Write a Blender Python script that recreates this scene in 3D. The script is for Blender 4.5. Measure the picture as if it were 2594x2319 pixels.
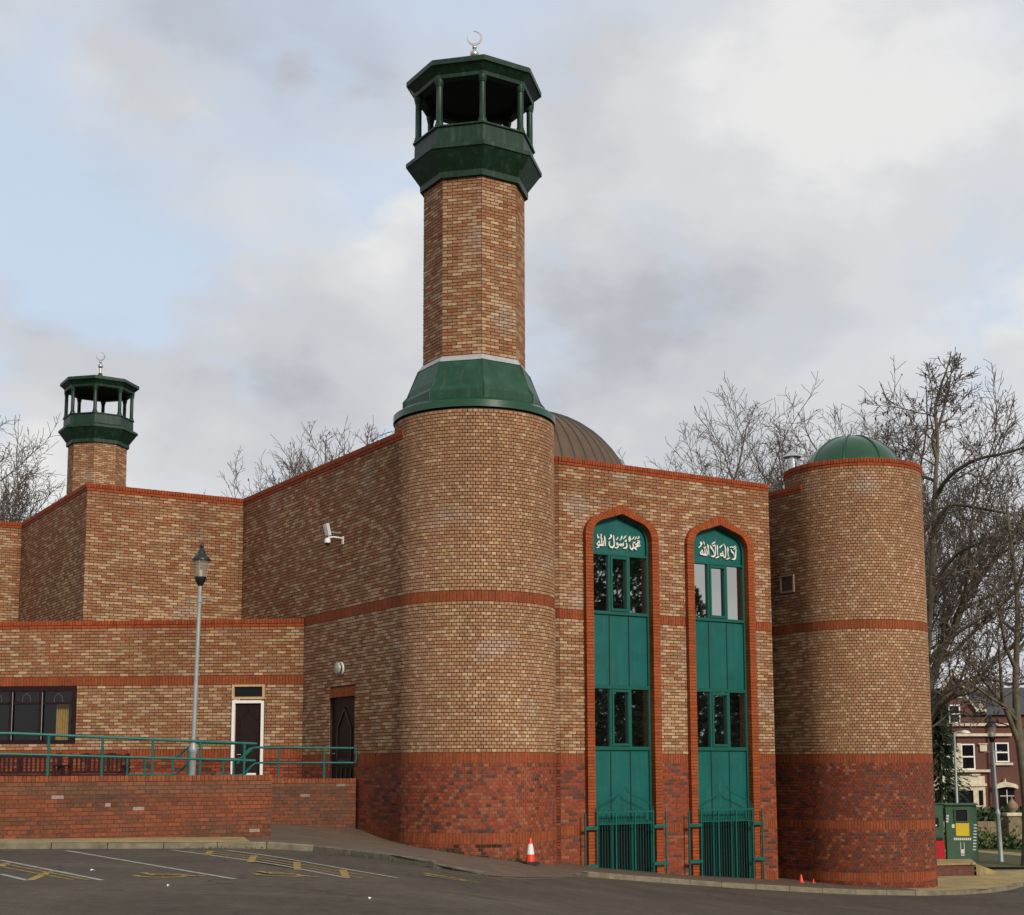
import bpy, bmesh, math, random
import numpy as np
from mathutils import Vector, Matrix, noise as mnoise
R_=math.radians
random.seed(7); np.random.seed(7)
for o in list(bpy.data.objects): bpy.data.objects.remove(o)
sc=bpy.context.scene; COL=sc.collection
# ------------------------------------------------------------------ camera
EZ=3.2                                   # eye height in world z
cd=bpy.data.cameras.new('camera'); cam=bpy.data.objects.new('camera',cd); COL.objects.link(cam)
cd.sensor_fit='HORIZONTAL'; cd.sensor_width=36; cd.lens=50.26; cd.shift_y=0.1243; cd.clip_start=.1; cd.clip_end=3000
PIT=0.12768
cam.matrix_world=Matrix.Translation((0,0,EZ))@Matrix.Rotation(math.pi/2+PIT,4,'X')@Matrix.Rotation(-0.00306,4,'Z')
sc.camera=cam
# ------------------------------------------------------------------ sky, sun, exposure
SUN_AZ=math.atan2(.505,-.863); SUN_EL=R_(27)
wd=bpy.data.worlds.new('World'); sc.world=wd; wd.use_nodes=True
nt=wd.node_tree; N=nt.nodes; L=nt.links; N.clear()
def nd(t,**k):
    n=N.new(t)
    for a,b in k.items(): setattr(n,a,b)
    return n
out=nd('ShaderNodeOutputWorld'); bg=nd('ShaderNodeBackground'); L.new(bg.outputs[0],out.inputs[0])
sky=nd('ShaderNodeTexSky',sky_type='NISHITA'); sky.sun_disc=False; sky.sun_elevation=SUN_EL; sky.sun_rotation=SUN_AZ; sky.air_density=1.0; sky.dust_density=2.0; sky.ozone_density=1.2
tc=nd('ShaderNodeTexCoord')
sep=nd('ShaderNodeSeparateXYZ'); L.new(tc.outputs['Generated'],sep.inputs[0])
def mth(op,a,b=None,c=None,clamp=False):
    n=nd('ShaderNodeMath',operation=op); n.use_clamp=clamp
    for i,v in enumerate((a,b,c)):
        if v is None: continue
        if isinstance(v,(int,float)): n.inputs[i].default_value=v
        else: L.new(v,n.inputs[i])
    return n.outputs[0]
zz=mth('ADD',mth('MAXIMUM',sep.outputs[2],0.0),.22)
px=mth('DIVIDE',sep.outputs[0],zz); py=mth('DIVIDE',sep.outputs[1],zz)
cmb=nd('ShaderNodeCombineXYZ'); L.new(px,cmb.inputs[0]); L.new(py,cmb.inputs[1])
def noise(scale,detail,rough,off,dist=0.0):
    m=nd('ShaderNodeMapping'); L.new(cmb.outputs[0],m.inputs[0]); m.inputs['Location'].default_value=off
    n=nd('ShaderNodeTexNoise'); n.inputs['Scale'].default_value=scale; n.inputs['Detail'].default_value=detail; n.inputs['Roughness'].default_value=rough; n.inputs['Distortion'].default_value=dist
    L.new(m.outputs[0],n.inputs[0]); return n.outputs[0]
def ramp(x,stops):
    r=nd('ShaderNodeValToRGB'); r.color_ramp.interpolation='EASE'
    while len(r.color_ramp.elements)<len(stops): r.color_ramp.elements.new(.5)
    for e,(p,c) in zip(r.color_ramp.elements,stops):
        e.position=p; e.color=(*c,1) if len(c)==3 else c
    L.new(x,r.inputs[0]); return r.outputs[0]
def noise3(scale,detail,rough,off,sc=(1,1,1)):
    m=nd('ShaderNodeMapping'); L.new(tc.outputs['Generated'],m.inputs[0]); m.inputs['Location'].default_value=off; m.inputs['Scale'].default_value=sc
    n=nd('ShaderNodeTexNoise'); n.inputs['Scale'].default_value=scale; n.inputs['Detail'].default_value=detail; n.inputs['Roughness'].default_value=rough
    L.new(m.outputs[0],n.inputs[0]); return n.outputs[0]
n1=noise(1.05,7,.56,(3.1,1.7,0),.35)
n2=noise3(4.6,8,.52,(1.3,2.1,.55),(1,1,1.5))
n3=noise3(3.4,9,.50,(2.55,.4,.87),(1,1,1.9))
high=ramp(n1,[(.35,(0,0,0)),(.56,(1,1,1))])
puff=ramp(n3,[(.45,(0,0,0)),(.535,(1,1,1))])
mxn=nd('ShaderNodeMix',data_type='RGBA',blend_type='LIGHTEN'); mxn.inputs[0].default_value=1.0; L.new(high,mxn.inputs[6]); L.new(puff,mxn.inputs[7]); cover=mxn.outputs[2]
shade=ramp(n2,[(.34,(.445,.46,.50)),(.45,(.55,.563,.596)),(.56,(.63,.638,.66)),(.68,(.75,.748,.746))])
def mix(a,b,f):
    m=nd('ShaderNodeMix',data_type='RGBA')
    if isinstance(f,float): m.inputs[0].default_value=f
    else: L.new(f,m.inputs[0])
    for i,v in ((6,a),(7,b)):
        if isinstance(v,tuple): m.inputs[i].default_value=(*v,1)
        else: L.new(v,m.inputs[i])
    return m.outputs[2]
SKYS=.11
sc_sky=nd('ShaderNodeVectorMath',operation='SCALE'); L.new(sky.outputs[0],sc_sky.inputs[0]); sc_sky.inputs['Scale'].default_value=SKYS
haz=mix(sc_sky.outputs[0],(.60,.70,.84),.80)          # thin high veil over the blue
col=mix(haz,shade,cover)
L.new(col,bg.inputs[0]); bg.inputs[1].default_value=1.0
sd=bpy.data.lights.new('sun','SUN'); sd.energy=2.7; sd.angle=R_(10); sd.color=(1,.93,.82)
sun=bpy.data.objects.new('sun',sd); COL.objects.link(sun)
dv=Vector((math.sin(SUN_AZ)*math.cos(SUN_EL),math.cos(SUN_AZ)*math.cos(SUN_EL),math.sin(SUN_EL)))
sun.rotation_euler=dv.to_track_quat('Z','Y').to_euler(); sun.location=(30,-40,40)
vs=sc.view_settings; vs.view_transform='Standard'; vs.look='None'; vs.gamma=1; vs.use_curve_mapping=False; vs.exposure=0.12
sc.render.engine='CYCLES'; sc.render.resolution_x=1024; sc.render.resolution_y=915
# ------------------------------------------------------------------ helpers
def link(o): COL.objects.link(o); return o
def tag(o,label=None,cat=None,group=None,kind=None):
    if label: o['label']=label
    if cat: o['category']=cat
    if group: o['group']=group
    if kind: o['kind']=kind
    return o
def empty(name,loc,label=None,cat=None,group=None):
    o=bpy.data.objects.new(name,None); link(o); o.location=loc; o.empty_display_size=.3
    WPOS[o.name]=Vector(loc)
    return tag(o,label,cat,group)
WPOS={}
def adopt(o,parent):                        # child keeps its world placement
    WPOS[o.name]=Vector(o.location)
    if parent is None: return o
    o.parent=parent; o.matrix_parent_inverse=Matrix.Translation(-WPOS[parent.name])
    return o
def mk(name,V,F,m,parent=None,cols=None,smooth=False):
    me=bpy.data.meshes.new(name); me.from_pydata([tuple(v) for v in V] if not isinstance(V,np.ndarray) else V.tolist(),[],F if not isinstance(F,np.ndarray) else F.tolist())
    me.materials.append(m)
    if cols is not None:
        a=me.attributes.new('bcol','FLOAT_COLOR','FACE'); a.data.foreach_set('color',np.asarray(cols,dtype=np.float32).ravel())
    if smooth: me.polygons.foreach_set('use_smooth',[True]*len(me.polygons))
    me.update()
    o=bpy.data.objects.new(name,me); link(o)
    return adopt(o,parent)
class MB:
    """collects boxes, tubes, lathes, prisms into one mesh"""
    def __init__(s): s.v=[]; s.f=[]
    def add(s,V,F):
        k=len(s.v); s.v+= [tuple(p) for p in V]; s.f+=[tuple(i+k for i in f) for f in F]; return s
    def box(s,c,sz,ax=None):
        x,y,z=[d/2 for d in sz]; P=[(a*x,b*y,d*z) for d in(-1,1) for b in(-1,1) for a in(-1,1)]
        if ax is None: V=[(c[0]+p[0],c[1]+p[1],c[2]+p[2]) for p in P]
        else:
            X,Y,Z=[Vector(q) for q in ax]; V=[Vector(c)+X*p[0]+Y*p[1]+Z*p[2] for p in P]
        return s.add(V,[(0,2,3,1),(4,5,7,6),(0,1,5,4),(2,6,7,3),(0,4,6,2),(1,3,7,5)])
    def bbox(s,c,sz,b,ax=None):              # box with chamfered edges on its local z top and sides
        x,y,z=[d/2 for d in sz]; P=[]
        for zz,k in((-z,0),(z-b,0),(z,b)):
            P+=[(-x+k,-y+k,zz),(x-k,-y+k,zz),(x-k,y-k,zz),(-x+k,y-k,zz)]
        if ax is None: V=[(c[0]+p[0],c[1]+p[1],c[2]+p[2]) for p in P]
        else:
            X,Y,Z=[Vector(q) for q in ax]; V=[Vector(c)+X*p[0]+Y*p[1]+Z*p[2] for p in P]
        F=[(3,2,1,0),(8,9,10,11)]
        for r in(0,4):
            for i in range(4): F.append((r+i,r+(i+1)%4,r+4+(i+1)%4,r+4+i))
        return s.add(V,F)
    def tube(s,pts,rad,n=8,cap=True,closed=False):
        pts=[Vector(p) for p in pts]; V=[];F=[]; m=len(pts)
        if not hasattr(rad,'__len__'): rad=[rad]*m
        ref=None
        for i,p in enumerate(pts):
            a=pts[(i-1)%m] if closed else pts[max(i-1,0)]; b=pts[(i+1)%m] if closed else pts[min(i+1,m-1)]
            d=(b-a).normalized()
            if ref is None: ref=d.orthogonal().normalized()
            x=(ref-d*ref.dot(d)); x=x.normalized() if x.length>1e-6 else d.orthogonal().normalized(); ref=x; y=d.cross(x)
            for k in range(n):
                t=2*math.pi*k/n; V.append(p+(x*math.cos(t)+y*math.sin(t))*rad[i])
        for i in range(m if closed else m-1):
            for k in range(n):
                j=(i+1)%m; F.append((i*n+k,i*n+(k+1)%n,j*n+(k+1)%n,j*n+k))
        if cap and not closed: F.append(tuple(range(n))[::-1]); F.append(tuple((m-1)*n+k for k in range(n)))
        return s.add(V,F)
    def lathe(s,c,prof,n=24,a0=0.0,capb=True,capt=True):
        V=[];F=[]; m=len(prof)
        for r,z in prof:
            for k in range(n):
                t=a0+2*math.pi*k/n; V.append((c[0]+r*math.cos(t),c[1]+r*math.sin(t),c[2]+z))
        for i in range(m-1):
            for k in range(n): F.append((i*n+k,i*n+(k+1)%n,(i+1)*n+(k+1)%n,(i+1)*n+k))
        if capb: F.append(tuple(range(n))[::-1])
        if capt: F.append(tuple((m-1)*n+k for k in range(n)))
        return s.add(V,F)
    def prism(s,poly,d):                      # poly: 3D points of a planar outline, extruded by vector d
        n=len(poly); P=[Vector(p) for p in poly]; d=Vector(d); V=P+[p+d for p in P]
        return s.add(V,[tuple(range(n))[::-1],tuple(range(n,2*n))]+[(i,(i+1)%n,n+(i+1)%n,n+i) for i in range(n)])
    def build(s,name,m,parent=None,smooth=False):
        return mk(name,s.v,s.f,m,parent,None,smooth)
def autosmooth(o,ang=35):
    bm=bmesh.new(); bm.from_mesh(o.data)
    bmesh.ops.recalc_face_normals(bm,faces=bm.faces)
    for e in bm.edges:
        if len(e.link_faces)==2: e.smooth=e.calc_face_angle(0)<R_(ang)
    for f in bm.faces: f.smooth=True
    bm.to_mesh(o.data); bm.free(); return o
def dup_tree(o,parent=None,delta=None):
    c=o.copy(); link(c)
    if parent is not None: c.parent=parent
    for ch in o.children: dup_tree(ch,c)
    return c
# ------------------------------------------------------------------ materials
def material(name,col,rough=.7,metal=0.0,var=.0,vscale=6.0,bump=0.0,bscale=60.0,spec=.5,detail=5,streak=0.0):
    m=bpy.data.materials.new(name); m.use_nodes=True; t=m.node_tree; b=t.nodes['Principled BSDF']
    b.inputs['Base Color'].default_value=(*col,1); b.inputs['Roughness'].default_value=rough; b.inputs['Metallic'].default_value=metal
    b.inputs['Specular IOR Level'].default_value=spec
    if var or bump or streak:
        g=t.nodes.new('ShaderNodeNewGeometry')
    if var:
        n=t.nodes.new('ShaderNodeTexNoise'); n.inputs['Scale'].default_value=vscale; n.inputs['Detail'].default_value=detail; n.inputs['Roughness'].default_value=.6
        t.links.new(g.outputs['Position'],n.inputs['Vector'])
        r=t.nodes.new('ShaderNodeMapRange'); r.inputs[1].default_value=.25; r.inputs[2].default_value=.75; r.inputs[3].default_value=1-var; r.inputs[4].default_value=1+var
        t.links.new(n.outputs[0],r.inputs[0])
        v=t.nodes.new('ShaderNodeVectorMath'); v.operation='SCALE'; v.inputs[0].default_value=col; t.links.new(r.outputs[0],v.inputs['Scale']); t.links.new(v.outputs[0],b.inputs['Base Color'])
    if streak:                                  # faded runs and drips down the face
        mp=t.nodes.new('ShaderNodeMapping'); mp.inputs['Scale'].default_value=(1,1,.13); t.links.new(g.outputs['Position'],mp.inputs[0])
        n=t.nodes.new('ShaderNodeTexNoise'); n.inputs['Scale'].default_value=9; n.inputs['Detail'].default_value=6; n.inputs['Roughness'].default_value=.65; t.links.new(mp.outputs[0],n.inputs['Vector'])
        r=t.nodes.new('ShaderNodeMapRange'); r.inputs[1].default_value=.52; r.inputs[2].default_value=.74; r.inputs[3].default_value=0; r.inputs[4].default_value=streak; t.links.new(n.outputs[0],r.inputs[0])
        mx=t.nodes.new('ShaderNodeMix'); mx.data_type='RGBA'; t.links.new(r.outputs[0],mx.inputs[0]); src=b.inputs['Base Color'].links[0].from_socket; t.links.new(src,mx.inputs[6]); mx.inputs[7].default_value=(col[0]*.5+.10,col[1]*.5+.11,col[2]*.5+.095,1); t.links.new(mx.outputs[2],b.inputs['Base Color'])
    if bump:
        n=t.nodes.new('ShaderNodeTexNoise'); n.inputs['Scale'].default_value=bscale; n.inputs['Detail'].default_value=4
        t.links.new(g.outputs['Position'],n.inputs['Vector'])
        k=t.nodes.new('ShaderNodeBump'); k.inputs['Strength'].default_value=bump; k.inputs['Distance'].default_value=.01; t.links.new(n.outputs[0],k.inputs['Height']); t.links.new(k.outputs[0],b.inputs['Normal'])
    return m
def brick_material(name,src):
    m=bpy.data.materials.new(name); m.use_nodes=True; t=m.node_tree; b=t.nodes['Principled BSDF']; b.inputs['Roughness'].default_value=.88; b.inputs['Specular IOR Level'].default_value=.25
    if src=='attr': a=t.nodes.new('ShaderNodeAttribute'); a.attribute_name='bcol'; c=a.outputs['Color']
    else: a=t.nodes.new('ShaderNodeObjectInfo'); c=a.outputs['Color']
    g=t.nodes.new('ShaderNodeNewGeometry')
    n=t.nodes.new('ShaderNodeTexNoise'); n.inputs['Scale'].default_value=17; n.inputs['Detail'].default_value=5; n.inputs['Roughness'].default_value=.7; t.links.new(g.outputs['Position'],n.inputs['Vector'])
    r=t.nodes.new('ShaderNodeMapRange'); r.inputs[1].default_value=.3; r.inputs[2].default_value=.7; r.inputs[3].default_value=.70; r.inputs[4].default_value=1.25; t.links.new(n.outputs[0],r.inputs[0])
    v=t.nodes.new('ShaderNodeVectorMath'); v.operation='SCALE'; t.links.new(c,v.inputs[0]); t.links.new(r.outputs[0],v.inputs['Scale'])
    # broad weathering, a soft dirt with its own shape
    n2=t.nodes.new('ShaderNodeTexNoise'); n2.inputs['Scale'].default_value=.55; n2.inputs['Detail'].default_value=6; n2.inputs['Roughness'].default_value=.62
    mp=t.nodes.new('ShaderNodeMapping'); mp.inputs['Scale'].default_value=(1,1,.45); t.links.new(g.outputs['Position'],mp.inputs[0]); t.links.new(mp.outputs[0],n2.inputs['Vector'])
    r2=t.nodes.new('ShaderNodeMapRange'); r2.inputs[1].default_value=.3; r2.inputs[2].default_value=.68; r2.inputs[3].default_value=.84; r2.inputs[4].default_value=1.1; t.links.new(n2.outputs[0],r2.inputs[0])
    v2=t.nodes.new('ShaderNodeVectorMath'); v2.operation='SCALE'; t.links.new(v.outputs[0],v2.inputs[0]); t.links.new(r2.outputs[0],v2.inputs['Scale']); t.links.new(v2.outputs[0],b.inputs['Base Color'])
    k=t.nodes.new('ShaderNodeBump'); k.inputs['Strength'].default_value=.5; k.inputs['Distance'].default_value=.004; t.links.new(n.outputs[0],k.inputs['Height']); t.links.new(k.outputs[0],b.inputs['Normal'])
    return m
M={}
M['brick']=brick_material('brick_mix','attr'); M['brick1']=brick_material('brick_single','obj')
M['mortar']=material('mortar_brown',(.055,.028,.016),.95,var=.25,vscale=9,bump=.4)
M['mortar_pale']=material('mortar_plinth',(.20,.115,.075),.95,var=.3,vscale=9,bump=.4)
M['mortar_mid']=material('mortar_dirty',(.070,.040,.026),.95,var=.4,vscale=6,bump=.4)
M['teal']=material('teal_panel',(.004,.095,.082),.48,var=.20,vscale=2.0,spec=.3,streak=.22)
M['teal_rail']=material('teal_paint',(.006,.105,.085),.4,var=.2,vscale=8,spec=.4)
M['teal_dark']=material('teal_frame',(.005,.085,.064),.42,spec=.35)
M['green']=material('green_fibreglass',(.008,.030,.014),.45,spec=.3,streak=.4,var=.32,vscale=3.5,bump=.15,bscale=25)
M['green_skirt']=material('green_skirt_sheet',(.011,.052,.027),.45,spec=.3,streak=.3,var=.32,vscale=2.2,bump=.1,bscale=20)
M['green_ring']=material('green_ring_sheet',(.011,.058,.024),.26,spec=.5,var=.08,vscale=4)
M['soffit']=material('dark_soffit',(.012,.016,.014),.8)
M['lead_dim']=material('leaded_strip',(.10,.10,.095),.6)
M['lead']=material('lead_flashing',(.36,.36,.36),.55,metal=.2,var=.2,vscale=7)
M['copper']=material('brown_copper',(.086,.050,.026),.6,metal=.05,var=.28,vscale=1.8,bump=.05)
M['copper_seam']=material('copper_seam',(.055,.045,.032),.6)
M['brass']=material('weathered_brass',(.46,.45,.42),.35,metal=.7,var=.2,vscale=30)
M['steel']=material('stainless_flue',(.62,.62,.62),.22,metal=1.0)
M['white_trim']=material('white_letters',(.72,.69,.60),.4)
M['oak']=material('pale_timber',(.50,.32,.15),.6,var=.15,vscale=12)
M['whitew']=material('white_paint',(.78,.74,.68),.5,var=.06,vscale=10)
M['brownw']=material('dark_stained_timber',(.016,.0085,.0055),.5,var=.35,vscale=14,spec=.2)
M['maroon']=material('maroon_frame',(.020,.0060,.0065),.55,var=.25,vscale=8,spec=.2)
M['bench']=material('bench_hardwood',(.034,.0105,.0095),.55,var=.4,vscale=9,spec=.2)
M['grey_metal']=material('galvanised_column',(.30,.33,.32),.5,metal=.2,var=.18,vscale=6)
M['black_metal']=material('black_lantern_metal',(.012,.013,.015),.4)
M['black']=material('black_rubber',(.012,.012,.012),.75,var=.4,vscale=20)
M['orange']=material('cone_orange',(.70,.045,.012),.5,var=.15,vscale=15)
M['cone_white']=material('cone_sleeve',(.66,.66,.62),.4,var=.15,vscale=15)
M['pvc']=material('white_plastic',(.70,.69,.64),.4,var=.06,vscale=10)
M['grey_lens']=material('bulkhead_lens',(.33,.31,.27),.35)
M['curtain']=material('yellow_curtain',(.62,.45,.13),.8,var=.2,vscale=9)
M['cream']=material('cream_stone',(.56,.49,.35),.8,var=.25,vscale=3)
M['slate']=material('slate_roof',(.045,.045,.052),.7,var=.3,vscale=6)
M['house_brick']=material('house_red_brick',(.115,.043,.031),.9,var=.4,vscale=9)  # tree shade over the house is put into this darker base colour
M['bark']=material('tree_bark',(.105,.088,.058),.9,var=.45,vscale=3,bump=.5,bscale=20)
M['twig']=material('twig_bark',(.115,.090,.066),.9,var=.3,vscale=4)
M['pod']=material('dry_seed',(.060,.040,.026),.9)
M['conifer']=material('conifer_needles',(.022,.042,.014),.8,var=.4,vscale=4)
M['hedge']=material('hedge_leaf',(.035,.062,.018),.7,var=.45,vscale=5)
M['shrub']=material('shrub_leaf',(.055,.095,.022),.7,var=.4,vscale=5)
M['garden_wall']=material('garden_wall_stone',(.23,.17,.10),.9,var=.35,vscale=5,bump=.4,bscale=20)
M['bin_green']=material('bank_green',(.050,.110,.062),.55,var=.22,vscale=5)
M['red']=material('red_plastic',(.52,.012,.020),.5,var=.15,vscale=8)
M['yellow']=material('yellow_poster',(.72,.50,.02),.6,var=.1,vscale=20)
M['void']=material('dark_void',(.006,.006,.006),.9)
M['silver']=material('floodlight_case',(.62,.62,.62),.35,metal=.4)
M['concrete']=material('kerb_concrete',(.175,.147,.096),.9,var=.42,vscale=4,bump=.5,bscale=50)
M['concrete_dark']=material('dirty_kerb',(.105,.088,.062),.9,var=.45,vscale=6,bump=.5,bscale=50)
M['white_line']=material('worn_white_line',(.27,.26,.225),.85,var=.55,vscale=14)
M['yellow_line']=material('worn_yellow_line',(.27,.175,.040),.85,var=.6,vscale=14)
M['window_dark']=material('dark_pane',(.008,.008,.009),.06,spec=.22)
def glass(name,refl,base=(.006,.007,.008)):
    m=bpy.data.materials.new(name); m.use_nodes=True; t=m.node_tree; b=t.nodes['Principled BSDF']
    b.inputs['Base Color'].default_value=(*base,1); b.inputs['Roughness'].default_value=.04
    gl=t.nodes.new('ShaderNodeBsdfGlossy'); gl.inputs['Color'].default_value=(refl*.97,refl,refl*.93,1); gl.inputs['Roughness'].default_value=.015
    n=t.nodes.new('ShaderNodeTexNoise'); n.inputs['Scale'].default_value=1.6; n.inputs['Detail'].default_value=1; g=t.nodes.new('ShaderNodeNewGeometry'); t.links.new(g.outputs['Position'],n.inputs['Vector'])
    k=t.nodes.new('ShaderNodeBump'); k.inputs['Strength'].default_value=.03; k.inputs['Distance'].default_value=.03; t.links.new(n.outputs[0],k.inputs['Height']); t.links.new(k.outputs[0],gl.inputs['Normal'])
    mx=t.nodes.new('ShaderNodeMixShader'); mx.inputs[0].default_value=.75; t.links.new(b.outputs[0],mx.inputs[1]); t.links.new(gl.outputs[0],mx.inputs[2])
    t.links.new(mx.outputs[0],t.nodes['Material Output'].inputs[0]); return m
M['glass']=glass('coated_glass',.62)
def clear_glass(name):
    m=bpy.data.materials.new(name); m.use_nodes=True; t=m.node_tree; b=t.nodes['Principled BSDF']
    tr=t.nodes.new('ShaderNodeBsdfTransparent'); tr.inputs[0].default_value=(.85,.83,.78,1)
    mx=t.nodes.new('ShaderNodeMixShader'); mx.inputs[0].default_value=.25; b.inputs['Base Color'].default_value=(.5,.46,.38,1); b.inputs['Roughness'].default_value=.1
    t.links.new(tr.outputs[0],mx.inputs[1]); t.links.new(b.outputs[0],mx.inputs[2]); t.links.new(mx.outputs[0],t.nodes['Material Output'].inputs[0]); return m
M['lamp_glass']=clear_glass('lantern_glass')
# ------------------------------------------------------------------ ground
GS=[-80,-40,-10.4,-5.5,-3.1,-1.73,-.66,.87,2.4,5,8.15,9.6,11.2,16,80]
GH=[-.8,-.9,-1.18,-1.28,-1.46,-1.68,-1.83,-2.04,-2.28,-2.57,-2.84,-2.92,-3.0,-3.05,-3.05]
def road(x,y):
    return float(np.interp(x+.2*(min(max(y,-20),45)-31),GS,GH))-.1+EZ
def pave(x,y):
    k=min(max((-2.5-x),0),1)*min(max(y-29,0),4)
    dx,dy=1.65,4.6; t=min(max(((x+.45)*dx+(y-23.9)*dy)/(dx*dx+dy*dy),0),1); d=math.hypot(x+.45-dx*t,y-23.9-dy*t)   # dropped crossing
    return road(x,y)+.1-.085*max(0,1-d/1.6)+.04*k
def asphalt_material():
    m=bpy.data.materials.new('asphalt'); m.use_nodes=True; t=m.node_tree; b=t.nodes['Principled BSDF']; b.inputs['Roughness'].default_value=.9; b.inputs['Specular IOR Level'].default_value=.25
    g=t.nodes.new('ShaderNodeNewGeometry')
    def nz(s,d,r):
        n=t.nodes.new('ShaderNodeTexNoise'); n.inputs['Scale'].default_value=s; n.inputs['Detail'].default_value=d; n.inputs['Roughness'].default_value=r; t.links.new(g.outputs['Position'],n.inputs['Vector']); return n.outputs[0]
    def mr(x,a,bb,c,d):
        r=t.nodes.new('ShaderNodeMapRange'); r.inputs[1].default_value=a; r.inputs[2].default_value=bb; r.inputs[3].default_value=c; r.inputs[4].default_value=d; t.links.new(x,r.inputs[0]); return r.outputs[0]
    def mul(x,y):
        n=t.nodes.new('ShaderNodeMath'); n.operation='MULTIPLY'; t.links.new(x,n.inputs[0]); t.links.new(y,n.inputs[1]); return n.outputs[0]
    f=mul(mul(mr(nz(55,4,.8),.3,.7,.62,1.38),mr(nz(.35,6,.65),.32,.66,.76,1.25)),mr(nz(5.5,6,.75),.3,.72,.70,1.32))
    v=t.nodes.new('ShaderNodeVectorMath'); v.operation='SCALE'; v.inputs[0].default_value=(.070,.0555,.040); t.links.new(f,v.inputs['Scale'])
    # pale scuffed patches
    mx=t.nodes.new('ShaderNodeMix'); mx.data_type='RGBA'; mp=t.nodes.new('ShaderNodeMapping'); mp.inputs['Scale'].default_value=(.35,1.2,1); mp.inputs['Rotation'].default_value=(0,0,.3); t.links.new(g.outputs['Position'],mp.inputs[0])
    n=t.nodes.new('ShaderNodeTexNoise'); n.inputs['Scale'].default_value=.9; n.inputs['Detail'].default_value=7; n.inputs['Roughness'].default_value=.7; t.links.new(mp.outputs[0],n.inputs['Vector'])
    t.links.new(mr(n.outputs[0],.57,.76,0,.6),mx.inputs[0]); t.links.new(v.outputs[0],mx.inputs[6]); mx.inputs[7].default_value=(.13,.113,.09,1); # hairline cracks, broken up, and dark oil spots
    vo=t.nodes.new('ShaderNodeTexVoronoi'); vo.feature='DISTANCE_TO_EDGE'; vo.inputs['Scale'].default_value=.32
    wob=t.nodes.new('ShaderNodeVectorMath'); wob.operation='ADD'; nv=t.nodes.new('ShaderNodeTexNoise'); nv.inputs['Scale'].default_value=1.4; nv.inputs['Detail'].default_value=5; t.links.new(g.outputs['Position'],nv.inputs['Vector']); t.links.new(g.outputs['Position'],wob.inputs[0]); t.links.new(nv.outputs['Color'],wob.inputs[1]); t.links.new(wob.outputs[0],vo.inputs['Vector'])
    crack=mul(mr(vo.outputs['Distance'],.0,.011,.75,0),mr(nz(.5,3,.5),.46,.56,0,1)); oil=mr(nz(1.1,3,.45),.66,.78,0,.65)
    mc=t.nodes.new('ShaderNodeMix'); mc.data_type='RGBA'; am=t.nodes.new('ShaderNodeMath'); am.operation='MAXIMUM'; t.links.new(crack,am.inputs[0]); t.links.new(oil,am.inputs[1]); t.links.new(am.outputs[0],mc.inputs[0]); t.links.new(mx.outputs[2],mc.inputs[6]); mc.inputs[7].default_value=(.018,.016,.014,1); t.links.new(mc.outputs[2],b.inputs['Base Color'])
    k=t.nodes.new('ShaderNodeBump'); k.inputs['Strength'].default_value=.5; k.inputs['Distance'].default_value=.006; t.links.new(nz(120,3,.6),k.inputs['Height']); t.links.new(k.outputs[0],b.inputs['Normal'])
    return m
M['asphalt']=asphalt_material()
def paving(name,c1,c2,mort,bw,bh,scale,rot):
    m=bpy.data.materials.new(name); m.use_nodes=True; t=m.node_tree; b=t.nodes['Principled BSDF']; b.inputs['Roughness'].default_value=.9
    g=t.nodes.new('ShaderNodeNewGeometry'); mp=t.nodes.new('ShaderNodeMapping'); mp.inputs['Rotation'].default_value=(0,0,rot); t.links.new(g.outputs['Position'],mp.inputs[0])
    br=t.nodes.new('ShaderNodeTexBrick'); br.inputs['Color1'].default_value=(*c1,1); br.inputs['Color2'].default_value=(*c2,1); br.inputs['Mortar'].default_value=(*mort,1); br.inputs['Scale'].default_value=scale
    br.inputs['Brick Width'].default_value=bw; br.inputs['Row Height'].default_value=bh; br.inputs['Mortar Size'].default_value=.008; t.links.new(mp.outputs[0],br.inputs['Vector'])
    n=t.nodes.new('ShaderNodeTexNoise'); n.inputs['Scale'].default_value=1.7; n.inputs['Detail'].default_value=7; n.inputs['Roughness'].default_value=.7; t.links.new(g.outputs['Position'],n.inputs['Vector'])
    r=t.nodes.new('ShaderNodeMapRange'); r.inputs[1].default_value=.3; r.inputs[2].default_value=.7; r.inputs[3].default_value=.70; r.inputs[4].default_value=1.28; t.links.new(n.outputs[0],r.inputs[0])
    v=t.nodes.new('ShaderNodeVectorMath'); v.operation='SCALE'; t.links.new(br.outputs['Color'],v.inputs[0]); t.links.new(r.outputs[0],v.inputs['Scale']); t.links.new(v.outputs[0],b.inputs['Base Color'])
    return m
PH=.55716
M['flags']=paving('yellow_flagstones',(.33,.24,.085),(.28,.205,.085),(.10,.08,.04),.6,.45,1,-PH)
M['blocks']=paving('brown_block_paving',(.130,.078,.044),(.098,.061,.037),(.05,.038,.03),.2,.1,1,-PH)
M['grass']=material('rough_grass',(.062,.060,.018),.9,var=.5,vscale=5,bump=.6,bscale=30)
M['earth']=material('far_ground',(.06,.065,.035),.95,var=.3,vscale=.2)
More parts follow.
